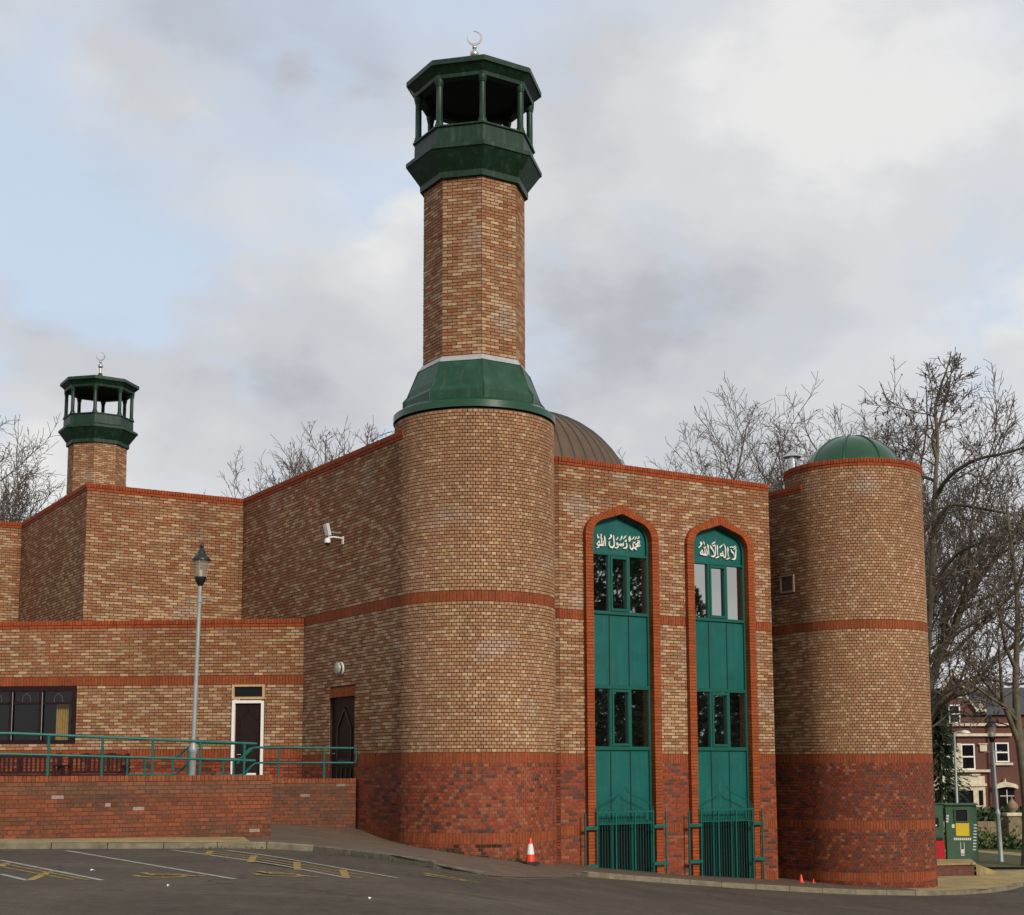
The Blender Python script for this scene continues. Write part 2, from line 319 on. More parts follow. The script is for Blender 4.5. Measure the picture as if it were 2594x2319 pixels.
# car park sheet, fine near the building and reaching to the horizon
xs=sorted(set([-900,-400,-200,-120,-80,-60,-45]+[round(-36+1.0*i,2) for i in range(73)]+[45,60,80,120,200,400,900]))
ys=sorted(set([-600,-200,-80,-40,-20,-10]+[round(-4+1.2*i,2) for i in range(56)]+[66,75,90,120,200,400,1200]))
V=[(x,y,road(x,y)-(.004 if 0 else 0)) for y in ys for x in xs]; nx=len(xs)
F=[(j*nx+i,j*nx+i+1,(j+1)*nx+i+1,(j+1)*nx+i) for j in range(len(ys)-1) for i in range(nx-1)]
ground=tag(mk('car_park',V,F,M['asphalt'],None,None,True),'dark worn asphalt car park sloping down to the right','car park',kind='structure')
# kerb line and pavement inside it
KERB=[(-14.6,20.2),(-11.5,22.1),(-8.4,23.9),(-6.15,24.75),(-4.6,25.5),(-3.85,25.75),(-3.2,25.45),(-2.6,24.95),(-1.9,24.35),(-1.1,23.95),(-.45,23.9),(.1,24.6),(.65,26.4),(1.05,28.2),(1.42,29.6),(2.1,30.75),(3.1,31.75),(4.47,32.75),(6.33,33.6),(8.38,34.45),(10.44,35.4),(11.75,36.2),(12.75,37.3),(13.55,38.6),(15.2,40.3),(18,42.0),(24,44)]
INN=[(-16,25),(-13,27),(-10,29),(-7.5,31),(-6.5,33),(-5.6,34),(-4.6,34.5),(-3.6,34.5),(-2.8,34.3),(-2,34),(-1,33.8),(0,34),(.8,34.4),(1.4,34.8),(2,35.2),(3,35.8),(4,36.4),(5.2,37.3),(6.8,38.6),(8.2,39.2),(9.2,39.8),(9.8,40.4),(10.4,41.0),(11.2,42.1),(13.4,43.2),(17,44.0),(24,45.2)]
def resamp(a,b,step=.5):
    A=[];B=[]
    for i in range(len(a)-1):
        n=max(1,int(math.hypot(a[i+1][0]-a[i][0],a[i+1][1]-a[i][1])/step))
        for k in range(n):
            t=k/n; A.append((a[i][0]*(1-t)+a[i+1][0]*t,a[i][1]*(1-t)+a[i+1][1]*t)); B.append((b[i][0]*(1-t)+b[i+1][0]*t,b[i][1]*(1-t)+b[i+1][1]*t))
    A.append(a[-1]);B.append(b[-1]); return A,B
KA,IA=resamp(KERB,INN)
def strip(name,A,B,m,zf,n=10,label=None,cat=None):
    V=[];F=[]
    for a,b in zip(A,B):
        for k in range(n+1):
            t=k/n; x=a[0]*(1-t)+b[0]*t; y=a[1]*(1-t)+b[1]*t; V.append((x,y,zf(x,y)))
    for i in range(len(A)-1):
        for k in range(n): j=i*(n+1)+k; F.append((j,j+n+1,j+n+2,j+1))
    return tag(mk(name,V,F,m,None,None,True),label,cat,kind='structure')
strip('pavement',KA,IA,M['blocks'],lambda x,y:pave(x,y),12,'brown block paved footway round the brick towers','pavement')
def sub(A,B,x0,x1,t):
    a=[];b=[]
    for p,q in zip(A,B):
        if x0<=p[0]<=x1: a.append(p); b.append((p[0]*(1-t)+q[0]*t,p[1]*(1-t)+q[1]*t))
    return a,b
a,b=sub(KA,IA,-15,-4.0,.32); strip('flagstone_path',a,b,M['flags'],lambda x,y:pave(x,y)+.004,4,'yellow flagstone path below the long low brick wall','path')
a,b=sub(KA,IA,9.6,24,.9); strip('flagstone_corner',a,b,M['flags'],lambda x,y:pave(x,y)+.004,4,'yellow flagstone footway at the right hand corner','path')
# kerb stones
kerb=tag(empty('kerb',(0,25,road(0,25))),'pale concrete kerb stones edging the car park','kerb',kind='structure')
def along(P):
    d=[0]
    for i in range(1,len(P)): d.append(d[-1]+math.hypot(P[i][0]-P[i-1][0],P[i][1]-P[i-1][1]))
    return d
kd=along(KA)
def kat(s):
    return float(np.interp(s,kd,[p[0] for p in KA])),float(np.interp(s,kd,[p[1] for p in KA]))
s=0
while s<kd[-1]-.3:
    ln=.9*random.uniform(.96,1.04); p=kat(s+.006); q=kat(min(s+ln-.006,kd[-1])); mx_=((p[0]+q[0])/2,(p[1]+q[1])/2)
    drop=-.5<mx_[0]<1.35 and mx_[1]<29.3
    top=.026 if drop else .112
    if not drop and (-1.25<mx_[0]<-.5 or (1.35<mx_[0]<1.7 and mx_[1]<30.6)): top=.07
    zp=road(*p); zq=road(*q); d=Vector((q[0]-p[0],q[1]-p[1],zq-zp)); l=d.length; X=d.normalized(); Y=Vector((-X.y,X.x,0)).normalized(); Z=X.cross(Y)
    c=Vector((mx_[0],mx_[1],(zp+zq)/2))+Y*.065+Z*(top/2-.05+random.uniform(-.004,.004))
    MB().bbox(c,(l,.135,top+.1),.018,(X,Y,Z)).build('kerb_stone',M['concrete_dark'] if (-3.6<mx_[0]<1.5 and mx_[1]<30.3) else M['concrete'],kerb); s+=ln
# painted bay markings
def ground_quad(p,q,w,z=.005,n=8):
    d=Vector((q[0]-p[0],q[1]-p[1],0)); pr=Vector((-d.y,d.x,0)).normalized()*w/2; V=[];F=[]
    for i in range(n+1):
        t=i/n
        for s_ in(-1,1):
            x=p[0]+d.x*t+pr.x*s_; y=p[1]+d.y*t+pr.y*s_; V.append((x,y,road(x,y)+z))
        if i: F.append((2*i-2,2*i-1,2*i+1,2*i))
    return V,F
def marking(name,segs,m,label=None):
    b=MB()
    for p,q,w in segs: b.add(*ground_quad(p,q,w))
    return b.build(name,m,ground)
for p,q in(((-7.43,21.06),(-4.98,17.66)),((-6.49,18.4),(-5.81,17.43)),((-7.3,23.72),(-3.47,18.21)),((-5.74,24.44),(-2.21,19.49)),((-4.85,24.54),(-1.6,20.24))):
    marking('bay_line',[(p,q,.085)],M['white_line'])
for p,q in(((-7.14,20.53),(-6.96,19.74)),((-6.03,18.95),(-5.8,17.47)),((-5.07,24.4),(-4.86,23.06)),((-4.15,23.28),(-3.89,21.57)),((-3.3,22.19),(-3.02,20.39)),((-2.47,21.12),(-2.24,19.55))):
    marking('hatch_line',[(p,q,.11)],M['yellow_line'])
for o in(.28,.60):
    marking('hatch_edge',[((-5.74+o*.9,24.44),(-2.21+o*.65,19.49+o*.7),.05)],M['yellow_line'])
    marking('hatch_edge',[((-7.43+o*.9,21.06-o*2.4),(-4.98-o*.6,17.66),.05)],M['yellow_line'])
def wheelchair_mark(c,s):
    U2=Vector((.849,.529)); V2=Vector((.529,-.849)); b=MB(); P=lambda a,d:(c[0]+(U2.x*a+V2.x*d)*s,c[1]+(U2.y*a+V2.y*d)*s)
    pts=[P(.5*math.cos(t),.5*math.sin(t)) for t in [R_(-40+ 25*i) for i in range(11)]]
    for i in range(10): b.add(*ground_quad(pts[i],pts[i+1],.09,.005,1))
    for p,q in((P(-.1,-.9),P(-.1,-.1)),(P(-.1,-.1),P(.45,-.1)),(P(.45,-.1),P(.6,.45)),(P(-.1,-.5),P(.35,-.5)),(P(.6,.45),P(.8,.4))): b.add(*ground_quad(p,q,.09,.007,3))
    b.build('wheelchair_symbol',M['yellow_line'],ground)
wheelchair_mark((-4.5,18.6),.62); wheelchair_mark((-3.1,19.25),.6); wheelchair_mark((-1.0,21.4),.55)
def scrap(x,y,s,nm,label):
    z=road(x,y)+.006; a=random.uniform(0,3); V=[(x+s*math.cos(a+t)*r,y+s*math.sin(a+t)*r*1.4,z+h) for t,r,h in((0,1,0),(1.3,.8,.02),(2.6,1.1,0),(3.9,.7,.015),(5.2,.9,0))]
    b=MB(); b.prism(V,(0,0,.006)); tag(b.build(nm,M['pvc'],None),label,'litter')
scrap(-5.55,19.2,.03,'paper_scrap','small white paper scrap near the white bay line'); scrap(-4.0,16.9,.02,'paper_scrap','white paper scrap below the wheelchair symbol on the asphalt'); scrap(-1.6,16.3,.025,'paper_scrap','pale paper scrap on the open asphalt nearest the camera')
# ------------------------------------------------------------------ the mosque
C1=Vector((-.83906,31.52075)); U=Vector((.848762,.528776)); VV=Vector((-.528776,.848762)); ZD=EZ+.33205; TR=1.7904
C2=C1+U*11.7674
def B(u,v,z): p=C1+U*u+VV*v; return Vector((p.x,p.y,z+ZD))
def uvd(u,v): return Vector((U.x*u+VV.x*v,U.y*u+VV.y*v,0))
mosque=empty('mosque',(*C1,road(*C1)),'red and buff brick mosque with green topped minarets and a brown dome','mosque')
PAL=dict(cream=(.555,.395,.232),tan=(.325,.172,.080),brown=(.250,.100,.040),red=(.275,.078,.026),pink=(.318,.155,.080),soldier=(.250,.063,.022),plinth=(.245,.054,.024),dark=(.062,.041,.035),grey=(.25,.185,.12),hdr=(.408,.226,.124))
def jit(c,a=.12):
    k=1+random.uniform(-a,a); return (c[0]*k,c[1]*k*(1+random.uniform(-.05,.05)),c[2]*k*(1+random.uniform(-.07,.07)))
def lerp(a,b,t): return tuple(x*(1-t)+y*t for x,y in zip(a,b))
def weather(c,a,z,seed):
    # rain streaks running down from the copings, faint salts
    s_=mnoise.noise((a*2.6+seed*3,seed,z*.12)); top=7.0
    k=1-.30*max(0,s_)*max(0,min(1,(z-4.6)/2.2)) if z>3.4 else 1-.16*max(0,s_)*max(0,min(1,(z-1.6)/1.5))
    w=max(0,mnoise.noise((a*.9-seed,z*1.1,seed+9))-.38)*1.2
    return tuple(x*k*(1-w)+y*w for x,y in zip(c,(.42,.36,.29)))
def brick_colour(kind,a,z,seed=0.0,redtop=True):
    n=mnoise.noise((a*.40+seed,z*.6,seed)); n2=mnoise.noise((a*1.2-seed,z*2.0,seed+5))
    r=random.random()
    if kind=='buff':
        top=(max(0,min(1,(z-3.2)/2.6)) if redtop else .45) if redtop!='low' else (.95 if z>1.95 else 0.0)
        pr=.14+.26*top+.20*n+.05*n2; pc=.42-.20*top-.12*n
        if r<pr: c=PAL['red'] if random.random()<.45 else PAL['brown']
        elif r<pr+pc: c=PAL['cream']
        elif r<.97: c=lerp(PAL['tan'],PAL['pink'],random.random())
        else: c=PAL['grey']
        return weather(jit(lerp(c,PAL['pink'],.36+.30*random.random()),.085),a,z,seed)
    if kind=='header':
        top=max(0,min(1,(z-3.2)/3.5)); pr=.12+.22*top+.16*n
        if r<pr: c=PAL['brown']
        elif r<pr+.22-.08*top: c=PAL['cream']
        else: c=lerp(PAL['pink'],PAL['tan'],random.random())
        return weather(jit(lerp(c,PAL['hdr'],.45+.25*random.random()),.085),a,z,seed)
    if kind=='plinth':
        dk=.17 if seed==20.0 else .24
        if r<dk+.22*n2: return jit(lerp(PAL['dark'],PAL['plinth'],.15+.3*random.random()),.22)
        if r<.34: return jit(lerp(PAL['plinth'],PAL['pink'],.35),.12)
        return jit(PAL['plinth'],.20) if seed!=30.0 else jit(tuple(x*.74 for x in PAL['plinth']),.22)
    return jit(PAL['soldier'],.13)
class Wall:
    """a run of brickwork: a = metres along, d = metres proud of the wall plane, z above the plinth datum"""
    def __init__(s,name,O=None,t=None,n=None,length=0,cyl=None,seed=0.0):
        s.O,s.t,s.n,s.len,s.cyl,s.name,s.seed=O,t,n,length,cyl,name,seed; s.q=[]; s.c=[]; s.single=[]
    def pos(s,a,d,z):
        if s.cyl:
            c,r,a0=s.cyl; th=a0+a/r; return Vector((c[0]+(r+d)*math.cos(th),c[1]+(r+d)*math.sin(th),z+ZD))
        return Vector((s.O[0]+s.t[0]*a+s.n[0]*d,s.O[1]+s.t[1]*a+s.n[1]*d,z+ZD))
    def brick(s,a0,a1,z0,z1,d,col,back=-.03): s.q.append((a0,a1,z0,z1,d,back)); s.c.append(col)
    def mapped(s,q):
        q=np.array(q); a0,a1,z0,z1,d,bk=q.T
        A=np.stack([a0,a1,a1,a0,a0,a1,a1,a0],1); Z=np.stack([z0,z0,z1,z1,z0,z0,z1,z1],1)+ZD; D=np.stack([d,d,d,d,bk,bk,bk,bk],1)
        if s.cyl:
            c,r,a_=s.cyl; th=a_+A/r; X=c[0]+(r+D)*np.cos(th); Y=c[1]+(r+D)*np.sin(th)
        else:
            X=s.O[0]+s.t[0]*A+s.n[0]*D; Y=s.O[1]+s.t[1]*A+s.n[1]*D
        return np.stack([X,Y,Z],2).reshape(-1,3)
    def flip(s):
        if s.cyl: return False
        return s.t[0]*s.n[1]-s.t[1]*s.n[0]>0           # outward normal on the left of the run
    def build(s,parent,name='brickwork'):
        if not s.q: return
        V=s.mapped(s.q); n=len(s.q); base=np.array([(0,1,2,3),(3,2,6,7),(1,0,4,5),(1,5,6,2),(0,3,7,4)])
        if s.flip(): base=base[:,::-1]
        F=(base[None]+8*np.arange(n)[:,None,None]).reshape(-1,4)
        cols=np.repeat(np.array([(*c,1) for c in s.c]),5,axis=0)
        return tag(mk(name,V,F,M['brick'],parent,cols),kind='stuff')
    def singles(s,idx,parent,name='brick'):                 # the named bricks as objects of their own, sharing one unit mesh
        idx=sorted(idx,reverse=True)
        for i in idx:
            a0,a1,z0,z1,d,bk=s.q.pop(i); c=s.c.pop(i)
            o=bpy.data.objects.new(name,UNIT); link(o)
            am=(a0+a1)/2; o.location=s.pos(am,(d+bk)/2,(z0+z1)/2)
            if s.cyl: th=s.cyl[2]+am/s.cyl[1]; o.rotation_euler=(0,0,th+math.pi/2)
            else: o.rotation_euler=(0,0,math.atan2(s.t[1],s.t[0]))
            o.scale=(a1-a0,d-bk,z1-z0); o.color=(*c,1); adopt(o,parent)
def unit_brick():
    b=MB(); e=.5; k=.485
    V=[(-e,-k,-e),(e,-k,-e),(e,k,-e),(-e,k,-e),(-e,-k,e),(e,-k,e),(e,k,e),(-e,k,e),(-.49,-e,-.46),(.49,-e,-.46),(.49,-e,.46),(-.49,-e,.46),(-.49,e,-.46),(.49,e,-.46),(.49,e,.46),(-.49,e,.46)]
    F=[(0,3,2,1),(4,5,6,7),(0,4,7,3),(1,2,6,5),(8,9,10,11),(0,1,9,8),(1,5,10,9),(5,4,11,10),(4,0,8,11),(13,12,15,14),(2,3,12,13),(6,2,13,14),(7,6,14,15),(3,7,15,12)]
    me=bpy.data.meshes.new('brick_unit'); me.from_pydata(V,[],F); me.materials.append(M['brick1']); return me
UNIT=unit_brick()
SEGS=[(-3.9,-3.15,'plinth'),(-3.15,-2.925,'soldier'),(-2.925,-1.875,'plinth'),(-1.875,-1.65,'soldier'),(-1.65,-.225,'plinth'),(-.225,0,'soldier'),(0,3.15,'buff'),(3.15,3.375,'soldier'),(3.375,6.825,'buff')]
def lay(w,z0,z1,a0=0.0,a1=None,segs=SEGS,hdr=False,rects=(),inside=None,stain=None,redtop=True):
    """lay courses between z0 and z1; rects = openings (a0,a1,z0,z1); inside(a,z) true where an arch opening is"""
    a1=w.len if a1 is None else a1; row=0
    def put(b0,b1,zb,zt,kind,soldier=False):
        parts=[(b0,b1)]
        for (r0,r1,q0,q1) in rects:
            if zt<=q0+.01 or zb>=q1-.01: continue
            nw=[]
            for p0,p1 in parts:
                if p1<=r0 or p0>=r1: nw.append((p0,p1))
                else:
                    if p0<r0: nw.append((p0,r0))
                    if p1>r1: nw.append((r1,p1))
            parts=nw
        for p0,p1 in parts:
            if p1-p0<.02: continue
            if inside and any(inside(x,y) for x in(p0,p1,(p0+p1)/2) for y in(zb,zt)): continue
            am=(p0+p1)/2; zm=(zb+zt)/2
            c=brick_colour('soldier' if soldier else ('header' if hdr and kind=='buff' else kind),am,zm,w.seed,redtop)
            if stain:  # scales brick colour for stains and plain darker areas
                k=stain(am,zm); c=tuple(x*k for x in c)
            g=.0045 if soldier else (.0078 if kind=='buff' else .006)
            w.brick(p0+g,p1-g,zb+(.0045 if soldier else .0078 if kind=='buff' else .006),zt-(.0045 if soldier else .0078 if kind=='buff' else .006),random.uniform(-.0025,.0025),c)
    for s0,s1,kind in segs:
        if s1<=z0+.01 or s0>=z1-.01: continue
        if kind=='soldier':
            zb,zt=max(s0,z0),min(s1,z1); n=max(1,int(round((a1-a0)/.075))); st=(a1-a0)/n
            for i in range(n): put(a0+i*st,a0+(i+1)*st,zb,zt,kind,True)
            continue
        n=int(round((s1-s0)/.075))
        for r in range(n):
            zb=s0+r*.075; zt=zb+.075; row+=1
            if zt<z0+.01 or zb>z1-.01: continue
            L_=.1125 if hdr else .225; x=a0-(L_*.5 if (row%2) else 0)
            while x<a1-.004:
                put(max(x,a0),min(x+L_,a1),zb,zt,kind); x+=L_
def coping(w,ztop,a0,a1,parent,single=True,over=.0,step=.075):
    """red stretcher course with brick on edge above"""
    x=a0; cw=Wall(w.name,w.O,w.t,w.n,w.len,w.cyl,w.seed); zb=ztop-.1875
    while x<a1-.01:
        x1=min(x+.225,a1); w.brick(x+.005,x1-.005,zb+.005,zb+.070,.016,jit((.295,.060,.017),.12)); x=x1
    n=int(round((a1-a0)/step)); st=(a1-a0)/n
    for i in range(n): cw.brick(a0+i*st+.006,a0+(i+1)*st-.006,zb+.078,ztop+random.uniform(-.003,.003),.032+random.uniform(-.003,.003),jit((.285,.060,.018),.16),-.21)
    if single: cw.singles(list(range(len(cw.q))),parent,'coping_brick')
    else: cw.build(parent,'coping_bricks')
def slab(name,poly_uv,z0,z1,m,parent):
    return MB().prism([B(u,v,z0) for u,v in poly_uv],(0,0,z1-z0)).build(name,m,parent)
nU=(U.x,U.y); nV=(VV.x,VV.y); mU=(-U.x,-U.y); mV=(-VV.x,-VV.y)
def b2(u,v): p=C1+U*u+VV*v; return (p.x,p.y)
def panel(b,w,a0,a1,z0,z1,d): b.add([w.pos(a0,d,z0),w.pos(a1,d,z0),w.pos(a1,d,z1),w.pos(a0,d,z1)],[(0,1,2,3)])
# ---- arch outline (half width, height above datum), shared by both tall windows
WIN=((4.365,),(7.437,)); HW=.88; SPR=5.20
def arch(h,apex,spr=SPR,n=6):
    """points from left spring over the apex to right spring for half width h"""
    k=h/.88; pts=[]
    r=.40*k                                         # shoulder radius
    # line from apex falling at slope to tangent of shoulder circle centred (-h+r, spr)
    cx,cz=-h+r,spr; ax,az=0.0,apex
    dx,dz=ax-cx,az-cz; dd=math.hypot(dx,dz); ang=math.atan2(dz,dx)+math.acos(r/dd)
    for i in range(n+1):
        t=math.pi+(ang-math.pi)*i/n; pts.append((cx+r*math.cos(t),cz+r*math.sin(t)))
    pts.append((ax,az)); return pts+[(-x,z) for x,z in pts[-2::-1]]
ARCH_IN=arch(.88,5.772); ARCH_MID=arch(.985,5.885); ARCH_OUT=arch(1.095,6.0)
def in_arch(x,z,P,h):
    if abs(x)>=h: return False
    if z<=SPR: return True
    xs_=[p[0] for p in P]; return z<float(np.interp(x,xs_,[p[1] for p in P]))
# ---- facade
A_U=2.578; F_V=.4603; F_LEN=6.605
facade=Wall('facade',b2(A_U,F_V),nU,mV,F_LEN,seed=1.0)
wc=[c[0]-A_U for c in WIN]
rects=[(c-.985,c+.985,-4.2,SPR) for c in wc]
lay(facade,-3.6,6.825,0,F_LEN,rects=rects,inside=lambda a,z:any(z>SPR and in_arch(a-c,z,ARCH_IN,.90) for c in wc))
b=MB(); D_=-.020
edges=[0]+[e for c in wc for e in(c-.985,c+.985)]+[F_LEN]
for i in(0,2,4): panel(b,facade,edges[i],edges[i+1],-3.9,7.0,D_)
for c in wc:
    for (x0,z0),(x1,z1) in zip(ARCH_MID[:-1],ARCH_MID[1:]):
        b.add([facade.pos(c+x0,D_,z0),facade.pos(c+x1,D_,z1),facade.pos(c+x1,D_,7.0),facade.pos(c+x0,D_,7.0)],[(0,1,2,3)])
front_wall=b.build('front_wall',M['mortar'],mosque)
def plinth_mortar(w,spans,zb,zt,parent):
    b=MB()
    for a0,a1 in spans: b=MB(); panel(b,w,a0,a1,zb,zt,-.0115); b.build('plinth_mortar',M['mortar_pale'],parent)
    pass
plinth_mortar(facade,[(edges[0],edges[1]),(edges[2],edges[3]),(edges[4],edges[5])],-3.9,-.002,front_wall)
coping(facade,7.0125,0,F_LEN,front_wall,True)
order=sorted([i for i,q in enumerate(facade.q) if q[1]-q[0]>.2 and q[3]-q[2]<.08],key=lambda i:facade.q[i][0])[:300]
facade.singles(order,front_wall,'brick')
facade.build(front_wall)
# returns of the front block and the recess behind the towers
rt=((-U.x+VV.x)*.7071,(-U.y+VV.y)*.7071); rn=((-U.x-VV.x)*.7071,(-U.y-VV.y)*.7071); ret=Wall('return',b2(A_U,F_V),rt,rn,2.4,seed=2.0); lay(ret,-3.6,6.825,0,1.4)
b=MB(); panel(b,ret,0,2.4,-3.9,7.0,D_); retw=b.build('return_wall',M['mortar'],mosque); coping(ret,7.0125,0,2.4,retw,False); ret.build(retw)
b=MB(); ret2=Wall('return2',b2(A_U+F_LEN,F_V),nV,nU,2.4,seed=2.5); panel(b,ret2,0,2.4,-3.9,7.0,D_); rec=Wall('rec',b2(-.5,2.86),nU,mV,13,seed=3); panel(b,rec,0,12.2,-3.9,7.0,D_); b.build('recess_wall',M['mortar'],mosque)
rw=Wall('rightwall',b2(9.977,0),nV,mU,2.86,seed=4.0); dark_band=lambda a,z:1-.30*max(0,1-abs(a-.35)/.5)*(.6+.4*math.sin(z*2.1))  # bricks darker in an upright band beside the tower
lay(rw,-3.7,6.825,0,2.86,rects=[(.43,.953,4.228,4.705)],stain=dark_band); b=MB(); panel(b,rw,0,2.86,-3.9,7.0,D_); rwo=b.build('inner_wall',M['mortar'],mosque); coping(rw,7.0125,.05,2.86,rwo,False); rw.build(rwo)
# louvred vent on that wall
vent=empty('vent',rw.pos(.69,0,4.47)); adopt(vent,mosque); b=MB()
ax=((VV.x,VV.y,0),(-U.x,-U.y,0),(0,0,1))
for a,z,sa,sz in((.45,4.466,.05,.477),(.93,4.466,.05,.477),(.69,4.25,.43,.05),(.69,4.685,.43,.05)): b.box(rw.pos(a,.012,z),(sa,.05,sz),ax)
M['oak2']=material('vent_louvre',(.10,.085,.06),.7); b.build('vent_frame',material('vent_surround',(.26,.185,.115),.8),vent)
MB().box(rw.pos(.69,-.006,4.47),(.44,.01,.40),ax).build('vent_back',M['void'],vent)
for i in range(8):
    z=4.30+i*.05; Z=Vector((-U.x*.5,-U.y*.5,-.866)); Yv=Vector((-U.x*.866,-U.y*.866,.5)); MB().box(rw.pos(.69,.012,z),(.43,.006,.038),((VV.x,VV.y,0),Yv,Z)).build('louvre',M['oak2'],vent)
# ---- side wall with the brown door
side=Wall('side',b2(-TR,0),nV,mU,9.41,seed=6.0)
DO=(2.31,3.66)
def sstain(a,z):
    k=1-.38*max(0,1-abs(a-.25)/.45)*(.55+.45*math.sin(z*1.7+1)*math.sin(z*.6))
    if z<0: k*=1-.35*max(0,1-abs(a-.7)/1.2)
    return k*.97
lay(side,-1.85,6.825,0,5.25,rects=[(DO[0],DO[1],-2,1.54)],stain=sstain); lay(side,3.15,6.825,5.25,9.41,stain=sstain)
for i in range(18): side.brick(DO[0]+.075*i+.004,DO[0]+.075*(i+1)-.004,1.32,1.535,0,brick_colour('soldier',i,1.4))
b=MB(); panel(b,side,0,DO[0],-2.2,7,D_); panel(b,side,DO[1],9.47,-2.2,7,D_); panel(b,side,DO[0],DO[1],1.318,7,D_)
for a in DO: b.add([side.pos(a,D_,-2.2),side.pos(a,-.16,-2.2),side.pos(a,-.16,1.32),side.pos(a,D_,1.32)],[(0,1,2,3)])
b.add([side.pos(DO[0],D_,1.318),side.pos(DO[1],D_,1.318),side.pos(DO[1],-.16,1.318),side.pos(DO[0],-.16,1.318)],[(0,1,2,3)])
sidew=b.build('side_wall',M['mortar'],mosque); plinth_mortar(side,[(0,DO[0]),(DO[1],5.3)],-2.2,-.002,sidew); coping(side,7.0125,.0,9.41,sidew,False); side.build(sidew)
axs=((VV.x,VV.y,0),(-U.x,-U.y,0),(0,0,1))
door=empty('door',side.pos(2.98,-.1,-.9)); adopt(door,mosque); door['label']='dark brown side door with a pointed panel'
MB().box(side.pos(2.985,-.11,.16),(1.35,.05,2.32),axs).build('door_leaf',M['brownw'],door)
def ring(w,pts,wd,th,d):                    # raised moulding along a polyline in wall coordinates
    b=MB()
    for (a0,z0),(a1,z1) in zip(pts[:-1],pts[1:]):
        p=w.pos(a0,d,z0); q=w.pos(a1,d,z1); X=(q-p).normalized(); n=Vector((w.n[0],w.n[1],0)); Z=X.cross(n); b.box((p+q)/2,((q-p).length+wd*.6,th,wd),(X,n,Z))
    return b
ring(side,[(2.62,-.15),(2.62,.60),(2.99,1.06),(3.36,.60),(3.36,-.15),(2.62,-.15)],.055,.035,-.075).build('pointed_panel',M['black_metal'],door)
MB().tube([side.pos(3.55,-.08,.02),side.pos(3.55,-.04,.02),side.pos(3.44,-.04,.02)],.013,6).build('door_handle',M['brass'],door)
for a in(2.62,2.86,3.11,3.36): MB().box(side.pos(a,-.075,-.62),(.05,.03,.62),axs).build('batten',M['black_metal'],door)
# ---- set back upper walls on the left
up=Wall('upper',b2(-TR,9.41),mU,mV,4.268,seed=8.0); lay(up,3.0,6.825,segs=[(3.0,6.825,'buff')]); b=MB(); panel(b,up,-.06,4.268,2.8,7,D_); upo=b.build('upper_wall',M['mortar'],mosque); coping(up,7.0125,0,4.268,upo,True); up.build(upo)
us=Wall('upperside',b2(-TR-4.268,9.41),nV,mU,7.0,seed=9.0); lay(us,3.0,6.825,segs=[(3.0,6.825,'buff')]); b=MB(); panel(b,us,0,7.06,2.8,7,D_); uso=b.build('upper_side_wall',M['mortar'],mosque); coping(us,7.0125,0,7.0,uso,False); us.build(uso)
ul=Wall('upperleft',b2(-TR-4.268,16.41),mU,mV,7.0,seed=10.0); lay(ul,2.4,6.825,segs=[(2.4,6.825,'buff')]); b=MB(); panel(b,ul,-.06,7,2.2,7,D_); ulo=b.build('far_upper_wall',M['mortar'],mosque); coping(ul,7.0125,0,7.0,ulo,False); ul.build(ulo)
# ---- low front wing on the left
LO=(-5.11,34.99); LT=(-.9971,.076); LN=(-.076,-.9971)
low=Wall('low',LO,LT,LN,9.6,seed=12.0)
LSEG=[(-1.05,-.075,'plinth'),(-.075,.15,'soldier'),(.15,1.725,'buff'),(1.725,1.95,'soldier'),(1.95,3.15,'buff')]
LW=(5.684,9.7,.307,1.725); LD=(.955,1.775,-1.2,1.725)
lay(low,-1.05,3.15,0,9.6,segs=LSEG,rects=[LW,LD],redtop='low')
b=MB(); panel(b,low,0,LD[0],-1.4,3.3,D_); panel(b,low,LD[1],LW[0],-1.4,3.3,D_); panel(b,low,LD[0],LD[1],1.724,3.3,D_); panel(b,low,LW[0],9.8,1.724,3.3,D_); panel(b,low,LW[0],9.8,-1.4,.306,D_)
lowo=b.build('low_wing_wall',M['mortar'],mosque); coping(low,3.3375,0,9.6,lowo,True)
order=sorted([i for i,q in enumerate(low.q) if q[1]-q[0]>.2 and q[3]-q[2]<.08 and q[2]>.1],key=lambda i:abs(low.q[i][0]-3.3)+.3*abs(low.q[i][2]-1))[:300]
low.singles(order,lowo,'brick'); low.build(lowo)
axl=((LT[0],LT[1],0),(LN[0],LN[1],0),(0,0,1))
# white framed door with a small light above it
dr=empty('door',low.pos(1.36,-.1,-.9)); adopt(dr,mosque); dr['label']='dark door in a white frame under a small top light'
b=MB()
for a in(1.005,1.725): b.box(low.pos(a,-.03,.15),(.07,.09,2.36),axl)
b.box(low.pos(1.365,-.03,1.305),(.65,.09,.07),axl); b.build('door_frame',M['whitew'],dr)
MB().box(low.pos(1.365,-.09,.03),(.66,.05,2.48),axl).build('door_leaf',M['brownw'],dr)
ring(low,[(1.12,-.2),(1.12,.85),(1.36,1.12),(1.60,.85),(1.60,-.2),(1.12,-.2)],.045,.03,-.06).build('pointed_panel',M['maroon'],dr)
MB().tube([low.pos(1.62,-.05,.02),low.pos(1.62,-.02,.02),low.pos(1.52,-.02,.02)],.012,6).build('door_handle',M['brass'],dr)
b=MB()
for a,z,sa,sz in((.985,1.545,.06,.36),(1.745,1.545,.06,.36),(1.365,1.395,.70,.06),(1.365,1.70,.70,.05)): b.box(low.pos(a,-.025,z),(sa,.09,sz),axl)
b.build('top_light_frame',M['oak'],dr); MB().box(low.pos(1.365,-.06,1.545),(.72,.02,.28),axl).build('pane',M['window_dark'],dr)
